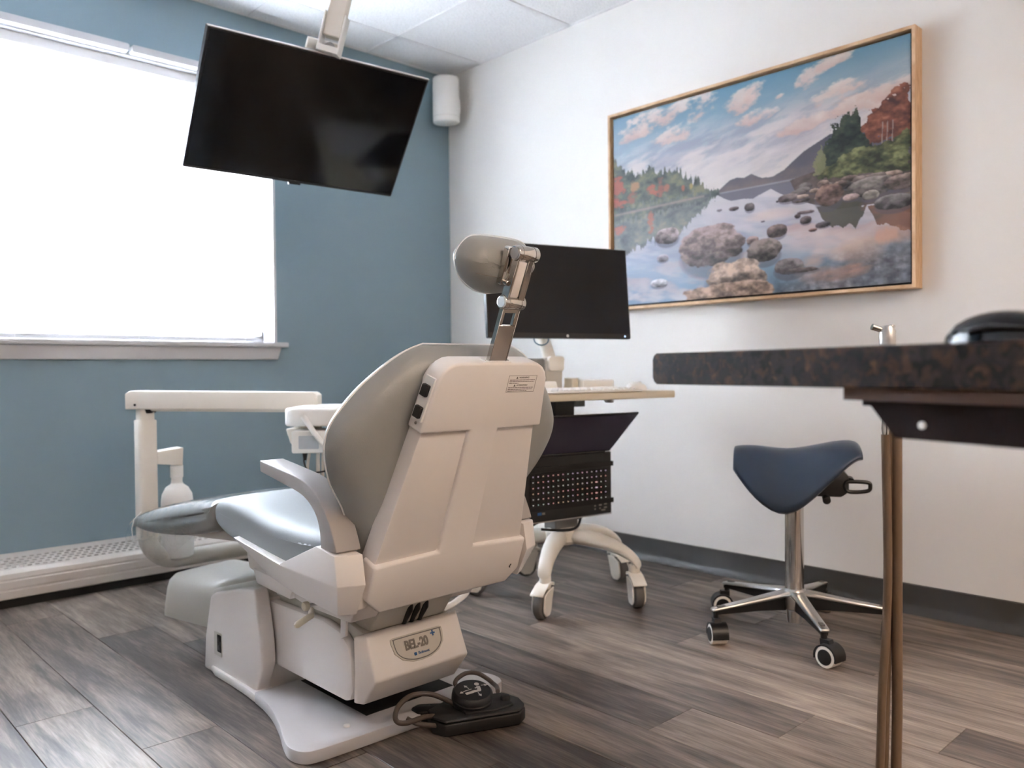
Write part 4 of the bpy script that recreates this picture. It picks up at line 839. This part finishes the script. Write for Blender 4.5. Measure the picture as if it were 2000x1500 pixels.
# ------------------------------------------------------------------ computer cart
CC = Vector((2.075, 1.95, 0)); CY = R(-10.4)
CF = Matrix.Translation(CC) @ Matrix.Rotation(CY, 4, 'Z')
ct = thing('computer_cart', 'off-white rolling computer cart on five casters beside the picture wall', 'cart', CC)
leg_ang = [-148, -76, -3, 67, 138]
for k, a in enumerate(leg_ang):
    d = Vector((math.cos(R(a)), math.sin(R(a)), 0)); n_ = Vector((-d.y, d.x, 0)); rings = []
    for r_, z, w_, h_ in ((.03, .205, .034, .030), (.10, .205, .034, .028), (.17, .196, .031, .025), (.225, .180, .027, .021), (.265, .160, .024, .018), (.285, .140, .023, .016), (.292, .128, .02, .010)):
        c_ = CC + d * r_ + Vector((0, 0, z)); sl = -.25 if r_ > .15 else -.05
        rings.append([c_ + n_ * (w_ * math.cos(t)) * (1.0) + Vector((0, 0, 1)) * (h_ * math.sin(t)) for t in [2 * math.pi * q / 14 for q in range(14)]])
    b = B().loft(rings); o = b.out('base_leg', M_cart, ct, smooth=60)
    md = o.modifiers.new('sub', 'SUBSURF'); md.levels = 1; md.render_levels = 1
    # caster: swivel neck, hooded fork, grey wheel
    tip = CC + d * .272; sw_ = [200, 235, 255, 150, 120][k]; e = Vector((math.cos(R(sw_)), math.sin(R(sw_)), 0)); en = Vector((-e.y, e.x, 0))
    wc = tip + e * .028 + Vector((0, 0, .041))
    c = B().cyl(tip + Vector((0, 0, .088)), tip + Vector((0, 0, .135)), .0185, seg=18).bevel(.003, 1)
    KF = frame(wc, e, Vector((0, 0, 1)))
    hood = [(-.052, .062), (-.045, .070), (.0, .056), (.03, .046), (.048, .030)]
    for s in (-1, 1):
        c.M = KF; c.prism([(-.047, .052), (-.012, .050), (.022, .038), (.028, .0), (.026, -.018), (.012, -.030), (-.012, -.030), (-.024, -.018), (-.032, .01)], 'z', s * .0165, s * .023)
    c.prism([(-.05, .055), (-.03, .062), (.0, .056), (.03, .044), (.040, .036), (.040, .042), (.0, .064), (-.03, .071), (-.05, .066)], 'z', -.023, .023)
    cs = c.bevel(.002, 1, 40).out('caster', M_cart, ct)
    B().cyl(wc - en * .0145, wc + en * .0145, .0405, seg=30).bevel(.006, 3).out('caster_wheel', M_rubber, cs)
B().lathe([(.0001, .178), (.05, .178), (.062, .19), (.062, .222), (.05, .234), (.0001, .236)], CC, seg=32).out('base_hub', M_cart, ct)
B(CF).box(-.05, .045, -.035, .035, .225, .33).bevel(.003, 1).out('column_base', M_greymetal, ct)
B(CF).box(-.045, .04, -.028, .028, .33, .68).bevel(.003, 1).out('column', M_darkgrey, ct)
B(CF).prism(rrect(-.31, .305, -.255, .16, .02, 4), 'z', .679, .703).bevel(.004, 2, 60).out('worktop', M_cream, ct)
B(CF).box(.04, .085, -.03, .03, .648, .680).bevel(.002, 1).out('worktop_bracket', M_greymetal, ct)
B(CF).cyl((.135, -.10, .662), (.135, -.10, .680), .016, .018, 20).bevel(.003, 1).out('worktop_latch', M_alu, ct)
# rear tower and monitor arm
B(CF).box(-.02, .055, .06, .12, .703, .82).bevel(.003, 1).out('tower', M_greyplastic, ct)
B(CF).prism(rrect(-.014, .053, .772, .824, .012, 4), 'y', .044, .061).bevel(.004, 2, 60).out('tower_flap', M_cart, ct)
B(CF).box(-.10, -.021, .065, .115, .703, .817).bevel(.003, 1).out('tower_side', M_greymetal, ct)
b = B(CF); b.tube(spline([(.02, .09, .82), (.005, .09, .86), (-.012, .085, .90), (-.02, .07, .95), (-.01, .05, 1.03)], 6), [.022] * 25, 16).out('monitor_arm', M_cart, ct)
# holder for the laptop
B(CF).box(-.14, .08, -.062, -.028, .33, .46).out('laptop_holder', M_black, ct, smooth=None)

mo = thing('cart_monitor', 'black flat monitor on the arm of the white computer cart', 'monitor', (2.094, 1.964, .89))
yw, tl = R(-15.9), R(5.1)
ux = Vector((math.cos(yw), math.sin(yw), 0)); na = Vector((-math.sin(yw), math.cos(yw), 0)); um = up0 * math.cos(tl) + na * math.sin(tl)
MF = frame((2.094, 1.964, 1.048), ux, um)
B(MF).prism(rrect(-.2875, .2875, -.163, .163, .004, 2), 'z', -.02, 0).bevel(.0015, 1).out('monitor_body', M_bezel, mo)
B(MF).box(-.282, .282, -.146, .158, .0002, .0008).out('screen', M_screen_matte, mo, smooth=None)
B(MF).cyl((0.02, -.1545, .0), (0.02, -.1545, .0012), .005, seg=16).out('maker_badge', M_alu, mo)
B(MF).cyl((.262, -.154, .0), (.262, -.154, .001), .003, seg=10).out('power_light', mat_emit('blue_led', (.35, .6, 1.0), 1.2), mo)
B(MF).box(-.06, .06, -.06, .06, -.05, -.02).bevel(.004, 1).out('mount_block', M_black, mo)
b = B(MF); b.tube(spline([(-.105, -.15, -.02), (-.10, -.175, -.02), (-.075, -.185, -.02), (-.05, -.175, -.02), (-.045, -.15, -.02)], 6), .0022, 8).out('video_cable', M_bluecable, mo)

# laptop strapped upright under the worktop
lp = thing('gaming_laptop', 'open black laptop with colour backlit keys strapped upright under the cart worktop', 'laptop', CF @ Vector((-.03, -.08, .28)))
LX0, LX1, LZ0, LZ1, LYf = -.212, .152, .278, .492, -.088
B(CF).box(LX0, LX1, LYf, -.064, LZ0, LZ1).bevel(.003, 1).out('laptop_base', M_black, lp)
B(CF).box(LX0, LX1, LYf - .0005, -.064, LZ0 - .003, LZ0).out('front_edge', M_silver, lp, smooth=None)
hv = Vector((0, -.15, .135)); hv.normalize(); SCF = CF @ frame((0, LYf + .004, LZ1 + .004), (1, 0, 0), hv)
B(SCF).box(LX0, LX1 - .004, 0, .205, -.004, .003).bevel(.002, 1).out('laptop_lid', M_bezel, lp)
B(SCF).box(LX0 + .006, LX1 - .010, .010, .199, .0031, .0036).out('laptop_screen', mat('dim_violet_screen', (40, 36, 44), 0.3, var=.1, scale=4, emit=(72, 62, 78), estr=.06), lp, smooth=None)
B(CF).cyl((LX0 + .03, LYf + .003, LZ1 + .002), (LX1 - .03, LYf + .003, LZ1 + .002), .006, seg=12).out('laptop_hinge', M_black, lp)
M_key = mat('black_key', (18, 18, 20), .5)
led = [mat_emit('key_light_' + n_, c_, .3) for n_, c_ in (('red', (1, .12, .15)), ('violet', (.6, .35, .9)), ('teal', (.10, .45, .4)), ('amber', (.8, .4, .12)), ('white', (.5, .55, .6)), ('magenta', (.9, .2, .6)))]
kx0, kx1, kz1 = LX0 + .022, LX1 - .018, .437; kp = (kx1 - kx0) / 16; leg_b = B(CF); kmesh = None; kr = random.Random(3)
for r_ in range(6):
    for c_ in range(16):
        x = kx0 + kp * (c_ + .5); z = kz1 - .0185 * (r_ + .5); 
        if kmesh is None:
            ko = B(CF).box(x - kp * .43, x + kp * .43, LYf - .0022, LYf, z - .008, z + .008).bevel(.0008, 1).out('key', M_key, lp, smooth=None); kmesh = ko.data; kb = Vector((x, 0, z))
        else:
            ko = bpy.data.objects.new('key', kmesh); COL.objects.link(ko); ko.parent = lp
            dl = CF.to_3x3() @ (Vector((x, 0, z)) - kb); ko.location = dl
        hw_ = .0045 if (c_ in (13,) and r_ > 1) else .0016
        leg_b.box(x - hw_, x + hw_, LYf - .0026, LYf - .0021, z - .0012, z + .0014, mi=kr.choice([0, 0, 1, 1, 2, 3, 4, 5]))
leg_b.out('key_legends', led, lp, smooth=None, kind='stuff')
lb = B(CF)
lb.box(LX0 + .05, LX0 + .066, LYf - .0006, LYf, .300, .309).out('blue_sticker', M_print_blue, lp, smooth=None)
B(CF).box(LX0 + .068, LX0 + .080, LYf - .0006, LYf, .301, .308).out('grey_sticker', M_print_grey, lp, smooth=None)
b = B(CF)
for i, (x, z, w_) in enumerate(((.075, .309, .006), (.095, .310, .012), (.118, .312, .012), (.075, .298, .006), (.097, .299, .005), (.117, .300, .013), (.105, .292, .018))): b.box(x, x + w_, LYf - .0006, LYf, z - .0025, z + .0025)
b.out('spec_sticker', M_print_grey, lp, smooth=None)
for i, z in enumerate((.450, .323)):
    B(CF).prism(rrect(LX0 - .006, LX1 + .007, -.0925, -.062, .004, 2), 'z', z - .008, z + .008).out('strap', M_dark, ct, smooth=None)
kbd = thing('keyboard', 'slim white keyboard lying on the cart worktop', 'keyboard', CF @ Vector((-.06, -.19, .703)))
B(CF).prism([(-.262, .7035), (-.10, .7035), (-.10, .714), (-.262, .7095)], 'x', -.27, .145).bevel(.003, 2).out('keyboard_body', M_whiteitem, kbd)
kk = None
for r_ in range(5):
    for c_ in range(18):
        x = -.262 + .0222 * (c_ + .5); y = -.255 + .029 * (r_ + .5)
        if kk is None:
            q = B(CF).box(x - .009, x + .009, y - .011, y + .011, .7105, .7145).bevel(.001, 1).out('key', M_plastic2, kbd, smooth=None); kk = (q.data, Vector((x, y, 0)))
        else:
            q = bpy.data.objects.new('key', kk[0]); COL.objects.link(q); q.parent = kbd; q.location = CF.to_3x3() @ (Vector((x, y, .0008 * r_)) - kk[1])
mw = thing('white_mouse', 'white computer mouse right of the keyboard on the cart worktop', 'mouse', CF @ Vector((.215, -.15, .703)))
def mouse(Fm, L, W, H, m, parent):
    rings = []
    for i in range(13):
        t = i / 12; x = -L / 2 + L * t; k = max(.02, math.sin(math.pi * (.03 + .94 * t)) ** .55); h_ = H * max(.06, math.sin(math.pi * min(1, .06 + .9 * t ** .8)) ** .7)
        rings.append([Fm @ Vector((x, W / 2 * k * math.cos(a), .001 + h_ * max(0, math.sin(a)) ** .75)) for a in [math.pi * q / 14 for q in range(15)]])
    b = B().loft(rings); o = b.out('mouse_shell', m, parent, smooth=60); return o
mouse(CF @ Matrix.Translation((.215, -.15, .703)) @ Matrix.Rotation(R(20), 4, 'Z'), .105, .062, .03, M_whiteitem, mw)
B(CF).box(.195, .235, -.152, -.148, .728, .7335).bevel(.001, 1).out('scroll_wheel', M_greyplastic, mw)
it = thing('paper_roll_box', 'white wrapped box lying behind the keyboard on the cart', 'box', CF @ Vector((.15, .02, .703)))
B(CF).prism(rrect(.085, .225, .7035, .740, .006, 3), 'y', -.02, .04).bevel(.003, 2, 60).out('box_body', M_whiteitem, it)
B(CF).box(.2255, .229, -.014, .034, .708, .736).bevel(.001, 1).out('box_end', M_cream, it)
it2 = thing('small_cream_box', 'small cream box standing between the tower and the wrapped box', 'box', CF @ Vector((.075, .02, .703)))
B(CF).box(.052, .08, .0, .05, .7035, .745).bevel(.003, 1).out('box_body', M_cream, it2)
B(CF).box(.052, .08, .0, .05, .7455, .748).bevel(.001, 1).out('box_lid', M_whiteitem, it2)
it3 = thing('white_holder', 'low white holder at the left end of the cart keyboard', 'holder', CF @ Vector((-.07, -.02, .703)))
B(CF).prism([(-.12, .7035), (-.035, .7035), (-.045, .738), (-.11, .738)], 'y', -.04, .02).bevel(.004, 2).out('holder_body', M_whiteitem, it3)
pcb = tag(B(CF).tube(spline([(-.12, -.05, .245), (-.05, -.06, .235), (.02, -.055, .235), (.06, -.03, .262), (.085, -.01, .305), (.075, 0, .285), (.07, .01, .255), (.10, .02, .25)], 8), .0045, 10).out('power_cable', M_black, None), 'black power cable looped around the foot of the cart column', 'cable')

# ------------------------------------------------------------------ saddle stool
SC = Vector((2.235, 1.172, 0))
st = thing('saddle_stool', 'blue saddle stool on a chrome column and five casters', 'stool', SC)
B().cyl(SC + Vector((0, 0, .075)), SC + Vector((0, 0, .375)), .0265, seg=32).bevel(.002, 1).out('gas_column', M_chrome, st)
B().cyl(SC + Vector((0, 0, .372)), SC + Vector((0, 0, .384)), .0275, seg=32).bevel(.002, 1).out('column_collar', M_black, st)
B().cyl(SC + Vector((0, 0, .380)), SC + Vector((0, 0, .45)), .0155, seg=24).out('piston', M_black, st)
B().cyl(SC + Vector((0, 0, .034)), SC + Vector((0, 0, .08)), .021, seg=28).bevel(.002, 1).out('column_end', M_alu, st)
B().lathe([(.024, .072), (.034, .078), (.038, .10), (.034, .128), (.0275, .135)], SC, seg=32).out('base_hub', M_alu, st)
for k in range(5):
    a = 152 + 72 * k; d = Vector((math.cos(R(a)), math.sin(R(a)), 0)); LFm = frame(SC, d, Vector((0, 0, 1)))   # local x out, y up, z sideways
    for_alu = []
    for r_, z, w_, h_ in ((.025, .118, .022, .012), (.06, .116, .020, .010), (.15, .106, .0165, .007), (.262, .094, .0135, .005), (.268, .093, .011, .004)):
        for_alu.append([LFm @ Vector((r_, z + y, x)) for x, y in ((-w_, 0), (-w_ * .8, h_), (w_ * .8, h_), (w_, 0), (w_ * .85, -.003), (-w_ * .85, -.003))])
    lg = B().loft(for_alu).bevel(.0015, 1).out('base_leg', M_alu, st)
    B(LFm).prism([(.03, .112), (.25, .092), (.262, .088), (.262, .080), (.24, .081), (.12, .080), (.035, .075)], 'z', -.009, .009).out('leg_web', M_black, lg)
    B(LFm).prism(rrect(.215, .252, -.0062, .0062, .005, 3), 'y', .0965, .1035).out('leg_inlay', M_rubber, lg)
    tip = SC + d * .256; sw_ = [230, 262, 200, 20, 130][k]; e = Vector((math.cos(R(sw_)), math.sin(R(sw_)), 0)); en = Vector((-e.y, e.x, 0))
    wc = tip + e * .016 + Vector((0, 0, .0295))
    c = B().cyl(tip + Vector((0, 0, .055)), tip + Vector((0, 0, .09)), .0085, seg=14)
    KF = frame(wc, e, Vector((0, 0, 1)))
    c.M = KF; c.prism([(math.cos(R(t)) * .033, math.sin(R(t)) * .033) for t in range(-15, 196, 15)] + [(math.cos(R(t)) * .029, math.sin(R(t)) * .029) for t in range(195, -16, -15)], 'z', -.023, .023)
    c.prism([(-.02, .02), (.01, .02), (.004, .042), (-.022, .042)], 'z', -.010, .010)
    cs = c.out('caster', M_black, st)
    B().cyl(wc - en * .0225, wc + en * .0225, .0285, seg=30).bevel(.004, 2).out('caster_tread', M_cart, cs)
    B().cyl(wc - en * .0245, wc + en * .0245, .0205, seg=28).bevel(.002, 1).out('caster_disc', M_black, cs)
# saddle seat: flares out at the front and wide at the back, sides droop
SAX = Vector((math.cos(R(-61)), math.sin(R(-61)), 0)); SLT = Vector((math.sin(R(-61)), -math.cos(R(-61)), 0))   # along the saddle, and across it towards the room
Dp_ = spline([(-1, .058), (-.85, .10), (-.6, .152), (-.3, .178), (-.02, .172), (.3, .130), (.6, .088), (.85, .048), (1, .032)], 6); Dx_, Dy_ = [p[0] for p in Dp_], [p[1] for p in Dp_]
def saddle(u, th, e):
    zr = np.interp(u, [-1, -.75, -.1, .3, .7, .9, 1], [.546, .552, .540, .553, .569, .568, .560]); D = float(np.interp(u, Dx_, Dy_)); W_ = np.interp(u, [-1, -.5, 0, .5, 1], [.105, .145, .155, .15, .12])
    c_ = Vector((0, 0, zr)); y = (W_ - e) * math.sin(th); z = zr - e * .9 - (D - e * .6) * (1 - math.cos(th)) * 1.0
    return SC + Vector((.003, -.003, 0)) + SAX * (.172 * u) + SLT * y + Vector((0, 0, z))
rings = []
for u, e0, t_ in ((-.97, .012, .010), (-1.0, .006, .020), (-.995, .002, .028), (-.96, 0, .034), (-.85, 0, .036), (-.65, 0, .036), (-.4, 0, .036), (-.15, 0, .036), (.1, 0, .036), (.35, 0, .036), (.6, 0, .036), (.8, 0, .036), (.92, 0, .034), (.975, .002, .028), (1.0, .006, .020), (.985, .012, .01)):
    A_ = [R(a) for a in np.linspace(-88, 88, 23)]
    rings.append([saddle(u, a, e0) for a in A_] + [saddle(u, a * .985, e0 + t_) for a in A_[::-1]])
o = B().loft(rings).out('saddle_seat', M_blue, st, smooth=80)
md = o.modifiers.new('sub', 'SUBSURF'); md.levels = 1; md.render_levels = 1
b = B(frame(SC, SAX, SLT))   # local x along, y across, z down(ish)
MFm = Matrix.Translation(SC) @ Matrix(((SAX.x, SLT.x, 0, 0), (SAX.y, SLT.y, 0, 0), (0, 0, 1, 0), (0, 0, 0, 1)))
B(MFm).prism([(-.06, .49), (.12, .495), (.145, .47), (.145, .425), (.125, .41), (.04, .41), (-.04, .44)], 'y', -.05, .04).bevel(.004, 2).out('tilt_mechanism', M_black, st)
B(MFm).cyl((.085, .065, .402), (.085, .0, .412), .011, seg=18).bevel(.003, 2).out('tilt_knob', M_black, st)
b = B(MFm); b.M = MFm @ Matrix.Translation((-.012, -.012, -.008)); b.prism([(.09, .487), (.17, .470), (.172, .462), (.09, .475)], 'y', -.012, .045)
b.tube(spline([(.165, .052, .463), (.205, .052, .462), (.212, .052, .452), (.205, .052, .438), (.16, .052, .434), (.148, .052, .446), (.15, .052, .46)], 5, True), .0055, 8, closed=True)
b.out('height_lever', M_black, st)

# ------------------------------------------------------------------ counter on the right
KD = Vector((-.1495, -.4645, 0)).normalized(); KN = Vector((-KD.y, KD.x, 0))          # along the front edge towards the camera side; into the slab
if KN.x < 0: KN = -KN
KO = Vector((.868, .652, 0)); KF_ = Matrix(((KD.x, KN.x, 0, KO.x), (KD.y, KN.y, 0, KO.y), (0, 0, 1, 0), (0, 0, 0, 1)))
cn = thing('side_counter', 'brown granite-look counter top on a mahogany bracket at the right edge', 'counter', KO)
SLAB = [(.008, .7590), (1.3, .7590), (1.3, .7985), (.008, .7985), (.003, .7960), (0, .7905), (0, .767), (.003, .7615)]
B(KF_).prism(SLAB, 'y', 0, .46).bevel(.0015, 1).out('counter_top', M_granite, cn, smooth=30)
B(KF_).prism([(.302, .7588), (1.3, .7588), (1.3, .747), (.302, .747)], 'y', .012, .43).out('build_up_strip', M_wood_mid, cn, smooth=None)
B(KF_).prism([(.308, .7468), (1.3, .7468), (1.3, .708), (.345, .712), (.318, .741), (.308, .741)], 'y', .03, .05).bevel(.001, 1).out('support_bracket', M_wood_dark, cn)
B(KF_).cyl((.376, .0275, .7255), (.376, .031, .7255), .0035, seg=16).out('bracket_screw', M_whiteitem, cn)
B(KF_).box(.80, 1.28, .06, .45, .09, .7465).out('cabinet_body', M_wood_dark, cn, smooth=None)
B(KF_).box(.82, 1.26, .08, .44, .0, .09).out('cabinet_plinth', M_black_base, cn, smooth=None)
dr = B(KF_).box(.81, 1.27, .042, .0598, .11, .70).bevel(.002, 1).out('cabinet_door', M_wood_dark, cn)
B(KF_).tube([(.86, .042, .45), (.86, .018, .45), (.86, .018, .60), (.86, .042, .60)], .005, 10).out('door_handle', M_alu, dr)
bm_ = thing('black_mouse', 'black computer mouse on the brown counter top', 'mouse', KF_ @ Vector((.428, .085, .7985)))
MMF = KF_ @ Matrix.Translation((.428, .085, .7985)) @ Matrix.Rotation(R(12), 4, 'Z')
mouse(MMF, .118, .066, .0285, M_blackgloss, bm_)
B(MMF).tube([(.02, -.0318, .012), (-.01, -.0338, .014), (-.035, -.030, .011)], [.001, .003, .001], 8).out('side_button', M_pedal, bm_)
# hand pieces and hoses hanging from a holder on the far side of the counter
HP = KF_ @ Vector((.1, .46, 0))
fwc = Vector((.687, .726, 0)); rtc = Vector((.726, -.687, 0))
def cp(r_, d_, z): return fwc * d_ + rtc * r_ + Vector((0, 0, z))
B().add([], []).tube([KF_ @ Vector((.55, .43, .735)), cp(.72, 1.22, .735), cp(.63, 1.40, .735)], .011, 10).out('holder_arm', M_black, cn)
D0 = 1.40
hb = B(); hb.box(*[v for p in [(cp(.605, D0, 0), cp(.665, D0 + .02, 0))] for v in (min(p[0].x, p[1].x), max(p[0].x, p[1].x), min(p[0].y, p[1].y), max(p[0].y, p[1].y))], .726, .746)
hb.out('handpiece_holder', M_black, cn, smooth=None)
def hose(name, label, cat, path, r_, root):
    t = thing(name, label, cat, root, None); return t
q1 = thing('air_water_syringe', 'silver air water syringe with angled tip rising behind the brown counter', 'syringe', cp(.632, D0 - .01, .74))
B().lathe([(.0001, .68), (.008, .68), (.010, .70), (.0115, .76), (.012, .80), (.0135, .822), (.0135, .838), (.010, .846), (.0001, .848)], cp(.632, D0 - .016, 0), seg=24).out('syringe_body', M_alu, q1)
B().cyl(cp(.629, D0 - .016, .838), cp(.606, D0 - .016, .8455), .0048, .0055, 16).out('syringe_tip', M_chrome, q1)
B().prism([(0, 0), (.012, 0), (.012, .004), (0, .004)], 'z', 0, .004).add([], []).bm.free()
B(Matrix.Translation(cp(.636, D0 - .022, .842))).box(-.004, .008, -.004, .004, 0, .007).bevel(.0015, 1).out('syringe_button', M_alu, q1)
B().tube(spline([cp(.634, D0 - .016, .685), cp(.636, D0 - .016, .62), cp(.634, D0 - .015, .50), cp(.634, D0 - .012, .36), cp(.632, D0 - .01, .24), cp(.629, D0 - .01, .12), cp(.630, D0, .03), cp(.66, D0 + .05, .009), cp(.76, D0 + .1, .008)], 8), .0064, 12).out('syringe_hose', M_hose, q1)
q2 = thing('suction_handpiece', 'chrome handpiece on a taupe hose hanging nearest the stool below the counter', 'handpiece', cp(.622, D0 - .02, .7))
B().lathe([(.0001, .66), (.005, .66), (.0065, .675), (.0055, .69), (.0075, .70), (.0075, .72), (.005, .735), (.005, .76), (.0001, .76)], cp(.622, D0 - .03, 0), seg=18).out('handpiece_body', M_chrome, q2)
B().tube(spline([cp(.622, D0 - .03, .665), cp(.624, D0 - .028, .60), cp(.627, D0 - .027, .45), cp(.624, D0 - .027, .34), cp(.617, D0 - .028, .24), cp(.613, D0 - .03, .14), cp(.613, D0 - .02, .04), cp(.63, D0 + .02, .009), cp(.74, D0 + .08, .008)], 8), .0070, 12).out('handpiece_hose', M_hose, q2)
q3 = thing('saliva_ejector', 'taupe hose hanging straight at the right of the hose bundle under the counter', 'hose', cp(.6455, D0 - .02, .7))
B().lathe([(.0001, .665), (.007, .665), (.008, .68), (.008, .76), (.0001, .76)], cp(.6455, D0 - .02, 0), seg=18).out('ejector_body', M_alu, q3)
B().tube(spline([cp(.6455, D0 - .02, .67), cp(.6455, D0 - .02, .55), cp(.6465, D0 - .018, .36), cp(.6475, D0 - .016, .2), cp(.6455, D0 - .016, .06), cp(.66, D0, .012), cp(.70, D0 + .05, .0105), cp(.80, D0 + .12, .0105)], 8), .0085, 14).out('ejector_hose', M_hose, q3)
